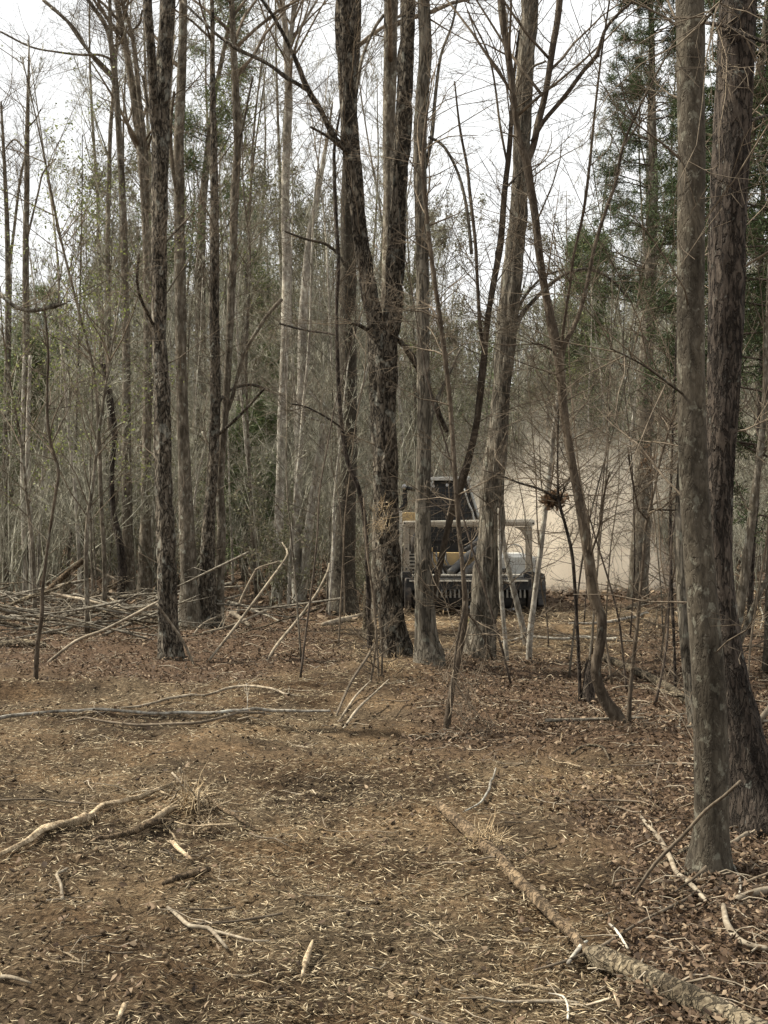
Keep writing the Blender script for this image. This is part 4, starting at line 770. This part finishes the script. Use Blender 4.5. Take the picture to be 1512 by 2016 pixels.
def stump(label, px, py, w, hpx, seed, mat='log'):
    D = DG(py); x, y, z = at(px, D); r = w / 2 / F * D; h = hpx / F * D; g = np.random.default_rng(seed)
    pr = np.array([[0, 0, -.1, r * 1.2], [0, 0, h * .3, r], [r * .2, 0, h * .7, r * .9], [r * .3, 0, h, r * .75]]); e = thing('stump', label, 'stump', (x, y, z))
    link('trunk', bark_tube(pr, 16, seed, .12, 1.2, .2, .03, 4, 6), M[mat], e)
    n = 9; T = Tubes()
    for k in range(n):
        a = g.uniform(0, 6.28); q = np.array([r * .3 + math.cos(a) * r * .5, math.sin(a) * r * .5, h * .92]); T.add(np.array([q, q + np.array([g.normal(0, .01), g.normal(0, .01), g.uniform(.03, .09)])]), [r * .22, .001], 4)
    V, Fs = T.arrays(); link('torn_wood', mesh_np('torn_wood', V, Fs), M['rotten'], e, 'stuff')
stump('short dark broken stump beside the S-bent tree', 1159, 1368, 24, 76, 470, 'dark')
stump('low torn stump below the shredded wood at the pine foot', 728, 1252, 20, 34, 471)
stump('leaning broken stub in the brush pile at left', 128, 1196, 20, 66, 472)
stump('broken-off trunk stub between the straight brown trunk and the pine', 722, 1250, 16, 110, 473)

# brush pile: every branch a thing of its own
def brush_branch(label, pts, mat, seed, twigs=3):
    g = np.random.default_rng(seed); pr = np.array([[*P(a, b, D), w_ / 2 / F * D] for a, b, w_, D in pts]); base = np.array([pr[0, 0], pr[0, 1], float(gz(pr[0, 0], pr[0, 1]))]); b4 = np.array([*base, 0])
    pr[:, 2] = np.maximum(pr[:, 2], gz(pr[:, 0], pr[:, 1]) + pr[:, 3] * .5)
    e = thing('fallen_branch', label, 'branch', base); link('stem', bark_tube(pr - b4, 8, seed, .1, 1, 0, .06, 3, 5), M[mat], e)
    T = Tubes(); side_twigs(T, pr, g, twigs, (.2, .8), .2, 1, .005, 1, (0, 3, 2), .02, (.4, .9)); V, Fs = T.arrays(); link('twigs', mesh_np('twigs', V - base, Fs), M[mat], e, 'stuff')
bb = [('dark rough log at the front foot of the brush pile, left edge', [(-20, 1296, 20, 15.5), (40, 1284, 18, 15.5), (90, 1279, 15, 15.5)], 'log'),
      ('pale sloping branch on top of the brush pile', [(88, 1166, 5, 19), (130, 1174, 6, 19), (190, 1186, 6, 18.5), (270, 1212, 5, 18)], 'stick'),
      ('thick bleached log lying level in the middle of the brush pile', [(68, 1206, 10, 21), (150, 1202, 11, 21), (230, 1196, 11, 21), (290, 1194, 9, 21)], 'stick'),
      ('pale stick slanting up to the right from the wavy sapling', [(86, 1236, 5, 18), (110, 1212, 6, 18), (136, 1196, 5, 18)], 'stick'),
      ('dark branch rising from the left edge to the brush pile top', [(-10, 1205, 7, 18), (50, 1178, 8, 18), (95, 1165, 8, 18), (140, 1146, 5, 18)], 'log'),
      ('long dark branch through the lower brush pile', [(-10, 1222, 7, 17), (60, 1238, 8, 17), (140, 1250, 7, 17), (200, 1240, 5, 17)], 'log'),
      ('split log end sticking up out of the brush pile', [(92, 1166, 12, 21), (130, 1130, 12, 21), (164, 1103, 11, 21)], 'rotten'),
      ('short bleached log beside the twin-stem tree foot', [(238, 1228, 8, 18.5), (275, 1226, 9, 18.5), (318, 1225, 8, 18.5)], 'stick'),
      ('level grey pole low at the left edge', [(-10, 1262, 6, 16.5), (40, 1266, 6, 16.5), (80, 1270, 5, 16.5)], 'stick'),
      ('thin pale arching branch near the snag foot', [(176, 1178, 4, 19), (210, 1174, 4, 19), (245, 1200, 4, 18.5)], 'stick'),
      ('whitish twig raised above the brush pile, left of centre', [(180, 1112, 4, 22), (210, 1132, 5, 22), (230, 1142, 4, 22)], 'stick'),
      ('small log right of the bulky dark tree foot', [(455, 1205, 9, 19), (480, 1222, 9, 18.7), (492, 1238, 7, 18.5)], 'stick'),
      ('level pale branch reaching right to the diagonal sticks', [(400, 1246, 5, 17), (460, 1230, 5, 17.5), (545, 1192, 4, 18)], 'stick'),
      ('curved pale branch between the bulky tree and left diagonal stick', [(380, 1250, 4, 17), (400, 1228, 4, 17.5), (440, 1208, 4, 18)], 'stick')]
for i, (l, p, m) in enumerate(bb): brush_branch(l, p, m, 500 + i, 4)
def stick_proto(g, ln, r, mat):
    p, _ = wander(np.array([-ln / 2, 0, r]), np.array([1., 0, 0]), ln, 6, g, .08); p[:, 2] = r + np.abs(g.normal(0, .01, 6))
    pr = np.column_stack([p, np.linspace(r, r * .4, 6)]); T = Tubes(); e = thing('loose_stick', 'x', 'stick')
    link('stem', bark_tube(pr, 7, int(ln * 100), .12, 1, 0, .06, 3, 8), M[mat], e)
    side_twigs(T, pr, g, 3, (ln * .15, ln * .4), .2, .9, r * .4, 2, (0, 0, 2), .0, (.4, .9)); V, Fs = T.arrays(); V[:, 2] = np.clip(V[:, 2], -.02, .15)
    link('twigs', mesh_np('twigs', V, Fs), M[mat], e, 'stuff'); return e
g3 = np.random.default_rng(77)
sp = [stick_proto(g3, 1.6, .016, 'oldwood'), stick_proto(g3, 1.1, .014, 'log'), stick_proto(g3, 2.2, .022, 'oldwood'), stick_proto(g3, .5, .008, 'stick'), stick_proto(g3, .4, .006, 'twig'), stick_proto(g3, .35, .009, 'split'), stick_proto(g3, .22, .009, 'rotten')]
SM = [(372, 1590, 'the splinter heap'), (150, 1640, 'the long split limb'), (300, 1425, 'the long pale stem'), (430, 1850, 'the knobbly forked stick'), (120, 1755, 'the crooked pale twig'), (605, 1890, 'the bright split wedge'), (950, 1650, 'the rotten log'), (1090, 1800, 'the low end of the rotten log'),
      (1300, 1970, 'the corner log'), (1400, 1700, 'the lichen-spotted trunk foot'), (1480, 1600, 'the thick dark trunk foot'), (775, 1320, 'the pine foot'), (880, 1420, 'the slender wavy sapling'), (1215, 1425, 'the S-bent tree foot'), (70, 1330, 'the wavy sapling at left'), (336, 1298, 'the twin-stem tree foot'), (520, 1300, 'the right diagonal stick'),
      (20, 1940, 'the lower left corner'), (20, 1500, 'the left edge'), (600, 1600, 'the middle of the lane'), (750, 1780, 'the lower middle of the lane'), (700, 1980, 'the bottom edge'), (1440, 1345, 'the pale right-edge tree foot'), (1300, 1190, 'the dead log by the dust'), (60, 1220, 'the brush pile left end'), (250, 1215, 'the brush pile right end'), (1000, 1480, 'the top right of the lane')]
def near_mark(x, y): px = 756 + x / y * F; py = 1008 + H / y * F; return min(SM, key=lambda q: (q[0] - px) ** 2 + ((q[1] - py) * 1.5) ** 2)[2]
sl = ['grey branch', 'brown branch', 'long grey branch', 'short pale stick', 'thin brown twig', 'broken piece of split wood', 'stubby wood scrap']
usedp = set()
def drop(k, x, y, z, rot, s, where_):
    lab = sl[k].replace('broken piece of split wood', 'split wood piece') + (', small, ' if s < .65 else ', larger, ' if s > .95 else ' ') + where_ + ' near ' + near_mark(x, y)
    if k in usedp: dup(sp[k], (x, y, z), 0, s, lab, 'loose sticks ' + where_, rot)
    else: usedp.add(k); e = sp[k]; e.location = (x, y, z); e.rotation_euler = rot; e.scale = (s,) * 3; e['label'] = lab; e['group'] = 'loose sticks ' + where_
for i in range(84):        # tangled in the brush pile
    px = g3.uniform(-60, 340) if i < 72 else g3.uniform(340, 640); D = g3.uniform(15.8, 22); x, y, z = at(px, D)
    drop(int(g3.integers(3)), x, y, z + abs(g3.normal(0, .24)), (g3.normal(0, .1), g3.normal(0, .22), g3.normal(0, .5) + (3.14 if g3.random() < .5 else 0)), g3.uniform(.6, 1.3), 'tangled in the brush pile' if px < 340 else 'in leaves beyond the lane')
for i in range(45):        # right side behind and beneath the trunks
    px = g3.uniform(1180, 1560); D = g3.uniform(5, 20); x, y, z = at(px, D)
    drop(int(g3.choice([0, 1, 3, 4, 4] if D > 9 else [3, 4, 4])), x, y, z + abs(g3.normal(0, .02)), (0, g3.normal(0, .06), g3.uniform(0, 6.28)), g3.uniform(.5, 1.0), 'in leaves')
for i in range(28):
    px = g3.uniform(820, 1250); D = g3.uniform(9, 17); x, y, z = at(px, D)
    drop(int(g3.choice([1, 3, 4, 4, 5])), x, y, z, (0, g3.normal(0, .05), g3.uniform(0, 6.28)), g3.uniform(.5, 1.0), 'on leaf litter')
for i in range(88):       # lane
    D = 3.9 * (13 / 3.9) ** g3.random(); px = g3.uniform(-100, 1150); x, y, z = at(px, D)
    drop(int(g3.choice([3, 4, 4, 5, 5, 6, 6])), x, y, z, (0, g3.normal(0, .07), g3.normal(0, .7) + (3.14 if g3.random() < .5 else 0)), g3.uniform(.4, .95), 'on the lane')
for i in range(34):        # splinter heap
    px = g3.normal(372, 38); py = g3.normal(1590, 28); x, y, z = at(px, DG(py)); hh = .13 * math.exp(-((px - 372) / 45) ** 2 - ((py - 1590) / 30) ** 2)
    drop(int(g3.choice([5, 5, 6, 3])), x, y, z + hh * g3.random(), (g3.normal(0, .5), g3.normal(0, .5), g3.uniform(0, 6.28)), g3.uniform(.4, 1.0), 'on the heap')
for i in range(18):        # slash and logs in the distance right of the dust
    px = g3.uniform(1230, 1560); D = g3.uniform(17, 26); x, y, z = at(px, D)
    drop(int(g3.integers(3)), x, y, z + abs(g3.normal(0, .15)), (g3.normal(0, .1), g3.normal(0, .25), g3.uniform(0, 6.28)), g3.uniform(.6, 1.2), 'in slash beside the dust')

def shred_tuft(name, label, c, n, ln, g, out, mat='straw', r=.003):
    T = Tubes(); e = thing(name, label, 'wood fibres', c)
    for k in range(n):
        q = g.normal(0, .035, 3); d = nrm(g.normal(size=3) + np.array(out)); p, _ = wander(q, d, g.uniform(*ln), 5, g, .35); T.add(p, np.linspace(r, .0008, 5) * g.uniform(.5, 1.6), 3)
    V, Fs = T.arrays(); o = link('fibres', mesh_np('fibres', V, Fs), M[mat], e, 'stuff')
g4 = np.random.default_rng(12)
shred_tuft('torn_splinters', 'pale torn splinters hanging on the pine trunk left of the machine', P(752, 1030, 13.35), 46, (.08, .32), g4, (-.2, -.6, -.1))
shred_tuft('torn_splinters', 'orange torn bark fibres higher on the pine trunk', P(748, 998, 13.4), 22, (.05, .2), g4, (.1, -.5, .5))
shred_tuft('wood_fibre_heap', 'straw-coloured shredded fibres heaped at the pine foot', P(765, 1326, 12.9), 160, (.1, .35), g4, (0, 0, .35))
shred_tuft('wood_fibre_heap', 'orange shredded wood fibres on the rotten log', P(958, 1668, DG(1672)), 200, (.05, .2), g4, (0, 0, .2), r=.0025)
shred_tuft('wood_fibre_heap', 'pale wood fibres around the splinter heap', P(372, 1580, DG(1592)), 90, (.06, .2), g4, (0, 0, .3), r=.003)
# nest of leaves in the sapling fork, hanging dead leaves by the cedar trunk
def nest(label, c, n, s, name='leaf_nest'):
    g = np.random.default_rng(n); e = thing(name, label, 'leaf clump', c); V, f = leaf_cards(g.normal(0, 1, (n, 3)) * np.array(s), 4, .015, (.03, .08), g, .6)
    link('leaves', mesh_np('leaves', V, [f], False), M['brownleaf'], e, 'stuff'); T = Tubes()
    for k in range(50): p, _ = wander(g.normal(0, 1, 3) * np.array(s), nrm(g.normal(size=3)), .15, 4, g, .3); T.add(p, [.003, .002, .0015, .001], 3)
    V, Fs = T.arrays(); link('twigs', mesh_np('twigs', V, Fs), M['darktwig'], e, 'stuff')
nest('dark ragged clump of leaves lodged in the thin sapling right of the machine', P(1088, 984, 11.7), 90, (.045, .035, .025))
nest('withered dark leaf bunch hanging beside the dusty cedar trunk', P(1276, 915, 22), 70, (.07, .05, .14))
# fine saplings with many crossing twigs between the leaning tree and the big trunks
g5 = np.random.default_rng(61)
for i in range(22):
    px = [1080, 1120, 1165, 1205, 1190, 1240, 1300, 1305, 1150, 1470, 1500, 1290][i] if i < 12 else g5.uniform(1000, 1335) if i < 18 else g5.uniform(560, 730)
    D = g5.uniform(12, 20) if i > 11 else [16, 13.2, 15, 12.5, 18, 17, 14, 18, 19, 12, 10, 11][i]
    h = g5.uniform(2.8, 5.2); g = np.random.default_rng(600 + i); m_ = ['twig', 'grey', 'darktwig'][i % 3]
    lab = ['brown', 'greyish', 'dark'][i % 3] + ' fine twiggy sapling ' + where(px) + (', nearer' if D < 14 else ', mid distance' if D < 17 else ', farther')
    e = thing('twiggy_sapling', lab, 'sapling', at(px, D), 'fine twiggy saplings around the machine')
    p, _ = wander(np.zeros(3), nrm(np.array([g.normal(0, .15), 0, 1])), h, 10, g, .07); pr = np.column_stack([p, np.linspace(.012, .003, 10)]); T = Tubes()
    side_twigs(T, pr, g, 17, (.4, 1.3), .2, 1, .0038, 1, (0, 4, 3), -.02, (.8, 1.4), .13)
    link('trunk', bark_tube(pr, 7, i, .05, 1, .1, .1), M[m_], e); V, Fs = T.arrays(); link('twigs', mesh_np('twigs', V, Fs), M[m_], e, 'stuff')
# green shoots
def sprout(label, px, py, n, s, seed):
    g = np.random.default_rng(seed); o = thing('green_sprout', label, 'plant', at(px, DG(py))); V, f = leaf_cards(np.abs(g.normal(0, 1, (n, 3))) * np.array([s, s, s * .8]), 2, s * .3, (s * .4, s), g, .5)
    link('leaves', mesh_np('leaves', V, [f], False), M['bud'], o, 'stuff')
sprout('small green sprout on the ground below the machine', 906, 1222, 12, .06, 1)
sprout('tiny green leaf beside the rotten log', 898, 1657, 2, .02, 2)

# ------------------------------------------------------------------ the mulching machine
base = np.array([(925 - 756) / F * 22.5, 22.5, 0.0]); mz = float(gz(base[0], base[1])); base[2] = 0
machine = thing('mulching_machine', 'cream and grey tracked forestry mulcher with a black caged cab facing us through the trees', 'forestry machine', base)
def mk(name, bm, mat, parent=machine, bev=.008, smooth=False):
    if bev: bmesh.ops.bevel(bm, geom=[e for e in bm.edges if len(e.link_faces) == 2 and e.calc_face_angle(0) > .5], offset=bev, segments=2, affect='EDGES', profile=.6, clamp_overlap=True)
    me = bpy.data.meshes.new(name); bm.to_mesh(me); bm.free()
    if smooth:
        for p in me.polygons: p.use_smooth = True
    return link(name, me, mat, parent)
def prism(poly, D0, D1):
    """poly in picture pixels at distance D0, pushed straight back to D1 (world metres, relative to the machine base)"""
    bm = bmesh.new(); vs = []
    for D in (D0, D1):
        vs.append([bm.verts.new((*( (P(x, y, D0) - base)[[0]]), D - base[1], (P(x, y, D0) - base)[2])) for x, y in poly])
    bm.faces.new(vs[0]); bm.faces.new(vs[1][::-1]); n = len(poly)
    for i in range(n): bm.faces.new((vs[0][i], vs[0][(i + 1) % n], vs[1][(i + 1) % n], vs[1][i]))
    bmesh.ops.recalc_face_normals(bm, faces=bm.faces); return bm
def pbox(x0, x1, y0, y1, D0, D1): return prism([(x0, y0), (x1, y0), (x1, y1), (x0, y1)], D0, D1)
def ptube(pts, sides=12, r=None):
    pr = np.array([[*(P(a, b, D) - base), w_ / 2 / F * D] for a, b, w_, D in pts]); q = spline(pr, .04); V, Fs = tube_batch(q[None, :, :3], q[None, :, 3], sides); return mesh_np('tube', V, Fs)
# chassis, hood, tracks
mk('chassis', pbox(806, 985, 1088, 1182, 22.2, 25.2), M['black'])
mk('belly_plate', pbox(985, 1040, 1142, 1182, 22.2, 25.0), M['black'])
mk('side_panel', pbox(783, 792, 1006, 1166, 22.0, 24.6), M['cream'])
mk('hood', prism([(792, 1030), (792, 1012), (800, 1008), (834, 1010), (834, 1034)], 22.3, 25.0), M['yellow'])
mk('lower_panel', prism([(803, 1085), (832, 1096), (832, 1136), (803, 1136)], 21.95, 22.15), M['cream'])
mk('front_plate', prism([(838, 1082), (852, 1078), (852, 1088), (944, 1088), (944, 1118), (838, 1118)], 21.98, 22.18), M['yellow'])
mk('valve_block', pbox(862, 925, 1114, 1134, 21.7, 21.96), M['black'])
mk('fuel_tank', prism([(984, 1140), (984, 1100), (990, 1096), (1056, 1096), (1064, 1101), (1064, 1140)], 22.0, 24.4), M['white'], bev=.02)
mk('track_guard', prism([(1056, 1141), (1069, 1141), (1074, 1152), (1075, 1192), (1060, 1192)], 22.0, 24.6), M['hose'], bev=.015)
def track(px0, px1):
    x0 = (px0 - 756) / F * 22 - base[0]; x1 = (px1 - 756) / F * 22 - base[0]; y0, y1, rz = -.25, 2.1, .26
    # belt: stadium loop with thickness
    def loop(r, n=14):
        pts = [(y0 + math.cos(a) * r, .28 + math.sin(a) * r) for a in np.linspace(math.pi / 2, 3 * math.pi / 2, n)] + [(y1 + math.cos(a) * r, .28 + math.sin(a) * r) for a in np.linspace(-math.pi / 2, math.pi / 2, n)]; return pts
    bm = bmesh.new(); rings = [[bm.verts.new((x, y, z)) for y, z in loop(r)] for x, r in ((x0, .25), (x0, .21), (x1, .21), (x1, .25))]; n = len(rings[0])
    for a in range(4):
        A, B = rings[a], rings[(a + 1) % 4]
        for i in range(n): bm.faces.new((A[i], A[(i + 1) % n], B[(i + 1) % n], B[i]))
    bmesh.ops.recalc_face_normals(bm, faces=bm.faces); t = mk('track', bm, M['rubber'], bev=0)
    bmp = bmesh.new(); bmesh.ops.create_cube(bmp, size=1); 
    for v in bmp.verts: v.co = (v.co.x * (x1 - x0), v.co.y * .06, v.co.z * .03)
    pm = bpy.data.meshes.new('track_pad'); bmp.to_mesh(pm); bmp.free()
    pl = []
    for k in range(17): pl.append((y0 + (y1 - y0) * k / 16, .28 - .262, 0)); pl.append((y0 + (y1 - y0) * k / 16, .28 + .262, 0))
    for k in range(1, 6):
        a = math.pi / 2 + k * math.pi / 6; pl.append((y0 + math.cos(a) * .262, .28 + math.sin(a) * .262, a - math.pi / 2)); a -= math.pi; pl.append((y1 + math.cos(a) * .262, .28 + math.sin(a) * .262, a - math.pi / 2))
    for y, z, a in pl:
        o = link('track_pad', pm, M['rubber'], t); o.location = ((x0 + x1) / 2, y, z); o.rotation_euler = (a, 0, 0)
    for y in (y0, .35, .95, 1.5, y1):
        bm = bmesh.new(); bmesh.ops.create_cone(bm, cap_ends=True, segments=24, radius1=.20, radius2=.20, depth=(x1 - x0) * .7)
        bmesh.ops.rotate(bm, verts=bm.verts, matrix=__import__('mathutils').Matrix.Rotation(R(90), 3, 'Y')); bmesh.ops.translate(bm, verts=bm.verts, vec=((x0 + x1) / 2, y, .28)); mk('roller', bm, M['black'], t, .01)
track(1044, 1075); track(784, 815)
mk('engine_box', pbox(800, 955, 1034, 1088, 24.0, 25.6), M['cream'], bev=.03)
# cab
cab = mk('cab', prism([(850, 946), (923, 946), (946, 1020), (941, 1078), (925, 1088), (842, 1088), (828, 1070), (826, 1020)], 22.45, 23.8), M['black'], bev=.02)
mk('roof', prism([(846, 946), (850, 939), (925, 938), (929, 946)], 22.35, 23.9), M['white'], cab, .01)
mk('window', prism([(856, 958), (918, 958), (932, 1012), (930, 1066), (846, 1066), (840, 1012)], 22.43, 22.46), M['glass'], cab, 0)
T = Tubes()
for k in range(12):
    x = 848 + k * 7.2; T.add([P(x, 960, 22.40) - base, P(x - 3 + k * .6, 1064, 22.40) - base], [.004, .004], 4)
for k in range(15):
    y = 962 + k * 7.2; T.add([P(846, y, 22.405) - base, P(930, y, 22.405) - base], [.004, .004], 4)
V, Fs = T.arrays(); link('grille', mesh_np('grille', V, Fs), M['rubber'], cab)
link('pillar', ptube([(921, 946, 5, 22.38), (932, 985, 5, 22.38), (943, 1020, 5, 22.38)], 6), M['greyp'], cab)
link('pillar', ptube([(852, 946, 5, 22.38), (840, 985, 5, 22.38), (829, 1020, 5, 22.38)], 6), M['greyp'], cab)
link('grab_rail', ptube([(914, 962, 3, 22.3), (922, 990, 3.5, 22.3), (930, 1008, 4, 22.3), (934, 1030, 4, 22.3)], 8), M['white'], cab)
for x, y in ((853, 957), (880, 955), (908, 956)):
    bm = bmesh.new(); bmesh.ops.create_cone(bm, cap_ends=True, segments=16, radius1=.022, radius2=.026, depth=.05); bmesh.ops.rotate(bm, verts=bm.verts, matrix=__import__('mathutils').Matrix.Rotation(R(90), 3, 'X')); bmesh.ops.translate(bm, verts=bm.verts, vec=P(x, y, 22.36) - base); mk('work_light', bm, M['steel'], cab, .004)
ex = link('exhaust_pipe', ptube([(787, 1009, 9, 23.2), (789, 1003, 9, 23.2), (797, 994, 9, 23.2), (797, 978, 9, 23.2), (797, 965, 9, 23.2), (799, 960, 9, 23.2), (806, 962, 8, 23.2), (817, 963, 8, 23.2)], 14), M['black'], machine)
link('exhaust_cap', ptube([(794, 963, 9, 23.15), (796, 957, 9, 23.15), (799, 955, 7, 23.15)], 12), M['steel'], ex)
for k in range(6):
    mk('hood_slat', pbox(803, 826, 1092 + k * 7, 1095 + k * 7, 21.92, 21.948), M['black'], bev=0)
for x, y in ((797, 1030), (1050, 1030), (800, 1120), (1042, 1120), (800, 1080), (1042, 1080), (850, 1092), (938, 1092), (850, 1112), (938, 1112), (1000, 1104), (1056, 1104), (1000, 1134), (1056, 1134)):
    bm = bmesh.new(); bmesh.ops.create_cone(bm, cap_ends=True, segments=6, radius1=.016, radius2=.013, depth=.03); bmesh.ops.rotate(bm, verts=bm.verts, matrix=__import__('mathutils').Matrix.Rotation(R(90), 3, 'X')); D_ = 21.19 if x in (797, 1050, 800, 1042) else 21.97
    bmesh.ops.translate(bm, verts=bm.verts, vec=P(x, y, D_) - base); mk('bolt', bm, M['black'], bev=0)
mk('cross_member', pbox(832, 1000, 1119, 1127, 21.75, 21.95), M['black']); mk('step_plate', pbox(948, 984, 1098, 1130, 21.98, 22.15), M['black'], bev=.01)
for k in range(3): link('hose', ptube([(930 + k * 10, 1136, 4, 21.5), (934 + k * 12, 1112 - k * 6, 4, 21.45), (950 + k * 8, 1098 - k * 6, 4, 21.7), (958 + k * 6, 1110, 4, 21.95)], 8), M['rubber'], machine)
# push frame
fr = mk('push_frame', prism([(793, 1034), (794, 1026), (1048, 1022), (1053, 1025), (1053, 1034), (1048, 1036), (797, 1037)], 21.2, 21.36), M['cream'])
mk('post', pbox(795, 806, 1037.5, 1133, 21.2, 21.34), M['post'], fr); mk('post', pbox(1036, 1048, 1036.5, 1133, 21.2, 21.34), M['post'], fr); mk('beam_front_shade', pbox(800, 1046, 1028, 1034, 21.17, 21.198), M['post'], fr, 0)  # thin strip over the beam front paints it in shade, leaving a bright top edge
mk('gusset', prism([(1036, 1037), (1012, 1037), (1025, 1044), (1034, 1058), (1036, 1075)], 21.24, 21.30), M['post'], fr, .003)
mk('gusset', prism([(807, 1038), (831, 1038), (819, 1045), (810, 1058), (807, 1075)], 21.24, 21.30), M['post'], fr, .003)
mk('lug', prism([(1032, 1133.5), (1034, 1126), (1053, 1126), (1054, 1139), (1032, 1139)], 21.15, 21.4), M['black'], fr); mk('lug', prism([(792, 1139), (793, 1126), (810, 1126), (812, 1139)], 21.15, 21.4), M['black'], fr)
# mulcher head
hd = mk('mulcher_head', pbox(800, 1046, 1139.5, 1162, 21.0, 21.7), M['black'])
mk('edge_strip', pbox(806, 1040, 1142, 1145, 20.97, 20.998), M['cream'], hd, 0); mk('edge_strip', pbox(812, 1036, 1131.5, 1134.5, 21.35, 21.6), M['cream'], hd, .003)
def disc_plate(px):
    bm = bmesh.new(); bmesh.ops.create_cone(bm, cap_ends=True, segments=36, radius1=.27, radius2=.27, depth=.10); bmesh.ops.rotate(bm, verts=bm.verts, matrix=__import__('mathutils').Matrix.Rotation(R(90), 3, 'Y'))
    c = P(px, 1168, 21.25) - base; bmesh.ops.translate(bm, verts=bm.verts, vec=(c[0], c[1], .30)); mk('side_plate', bm, M['rubber'], hd, .02)
disc_plate(1043); disc_plate(803)
bm = bmesh.new(); bmesh.ops.create_cone(bm, cap_ends=True, segments=32, radius1=.17, radius2=.17, depth=(1034 - 812) / F * 21.25); bmesh.ops.rotate(bm, verts=bm.verts, matrix=__import__('mathutils').Matrix.Rotation(R(90), 3, 'Y'))
c = P(923, 1180, 21.25) - base; bmesh.ops.translate(bm, verts=bm.verts, vec=(c[0], c[1], .22)); drum = mk('drum', bm, M['black'], hd, .01)
bmt = bmesh.new(); bmesh.ops.create_cube(bmt, size=1)
for v in bmt.verts: v.co = (v.co.x * (.022 if v.co.z > 0 else .032), v.co.y * .03, v.co.z * .13)
tm = bpy.data.meshes.new('tooth'); bmt.to_mesh(tm); bmt.free()
for k in range(26):
    o = link('tooth', tm, M['tooth'], hd); q = P(818 + k * 8.6, 1169, 20.98) - base; o.location = (q[0], q[1], q[2]); o.rotation_euler = (-.2, 0, 0)
bmt = bmesh.new(); bmesh.ops.create_cone(bmt, cap_ends=True, segments=5, radius1=.03, radius2=.012, depth=.06); cm = bpy.data.meshes.new('cutter'); bmt.to_mesh(cm); bmt.free()
for k in range(40):
    a = k * 2.4; o = link('cutter', cm, M['steel'], drum); q = P(816 + (k * 37 % 40) * 5.4, 1180, 21.25) - base; o.location = (q[0], q[1] + math.cos(a) * .18, .22 + math.sin(a) * .18); o.rotation_euler = (a - math.pi / 2, 0, 0)
link('lift_arm', ptube([(886, 1128, 15, 21.5), (905, 1110, 16, 21.7), (925, 1092, 16, 21.9), (944, 1076, 14, 22.1)], 14), M['hose'], machine)
link('lift_arm', ptube([(905, 1134, 14, 21.45), (925, 1120, 15, 21.6), (945, 1104, 15, 21.8), (960, 1092, 13, 22.0)], 14), M['hose'], machine)
link('hose', ptube([(917, 1082, 9, 21.8), (932, 1072, 10, 21.7), (945, 1058, 10, 21.8), (952, 1040, 9, 22.0)], 12), M['hose'], machine)
link('hose', ptube([(992, 1100, 3, 21.9), (1000, 1078, 3, 21.7), (1012, 1072, 3, 21.6), (1026, 1078, 3, 21.7), (1032, 1100, 3, 21.9)], 8), M['white'], machine)
link('hose', ptube([(812, 1090, 8, 21.9), (815, 1065, 12, 21.9), (814, 1050, 12, 22.0), (820, 1042, 8, 22.1)], 12), M['rubber'], machine)
for i in range(4): link('hose', ptube([(850 + i * 9, 1088, 4, 21.9), (852 + i * 9, 1105, 4, 21.75), (862 + i * 10, 1124, 4, 21.7), (866 + i * 10, 1136, 4, 21.6)], 8), M['hose'], machine)

# ------------------------------------------------------------------ dust thrown up behind the machine
def dust():
    bm = bmesh.new(); bmesh.ops.create_icosphere(bm, subdivisions=3, radius=1.0)
    for v in bm.verts: v.co = (v.co.x * 4.6, v.co.y * 4.2, max(v.co.z * 4.8, -.45))
    me = bpy.data.meshes.new('dust_cloud'); bm.to_mesh(me); bm.free()
    m = bpy.data.materials.new('airborne_dust'); m.use_nodes = True; nt = m.node_tree; nt.nodes.clear(); L = nt.links.new
    out = nt.nodes.new('ShaderNodeOutputMaterial'); v = nt.nodes.new('ShaderNodeVolumePrincipled'); v.inputs['Color'].default_value = (.88, .80, .685, 1); v.inputs['Anisotropy'].default_value = .2
    tc = nt.nodes.new('ShaderNodeTexCoord'); ms = nt.nodes.new('ShaderNodeMapping'); ms.inputs['Scale'].default_value = (1 / 4.6, 1 / 4.2, 1 / 4.8); L(tc.outputs['Object'], ms.inputs[0])
    ln = nt.nodes.new('ShaderNodeVectorMath'); ln.operation = 'LENGTH'; L(ms.outputs[0], ln.inputs[0])
    n = noise(nt, None, .75, 6, .66, .9); L(tc.outputs['Object'], n.inputs[0])
    sm = nt.nodes.new('ShaderNodeMath'); sm.operation = 'MULTIPLY_ADD'; L(n.outputs[0], sm.inputs[0]); sm.inputs[1].default_value = 1.7; L(ln.outputs['Value'], sm.inputs[2])
    mr = nt.nodes.new('ShaderNodeMapRange'); mr.interpolation_type = 'SMOOTHERSTEP'; mr.inputs['From Min'].default_value = .75; mr.inputs['From Max'].default_value = 1.62; mr.inputs['To Min'].default_value = 1.0; mr.inputs['To Max'].default_value = 0
    L(sm.outputs[0], mr.inputs[0]); ml = nt.nodes.new('ShaderNodeMath'); ml.operation = 'MULTIPLY'; L(mr.outputs[0], ml.inputs[0]); ml.inputs[1].default_value = .65
    L(ml.outputs[0], v.inputs['Density']); L(v.outputs[0], out.inputs['Volume'])
    o = link('dust_cloud', me, m, kind='stuff'); o.location = (3.75, 28.0, .45)
dust()
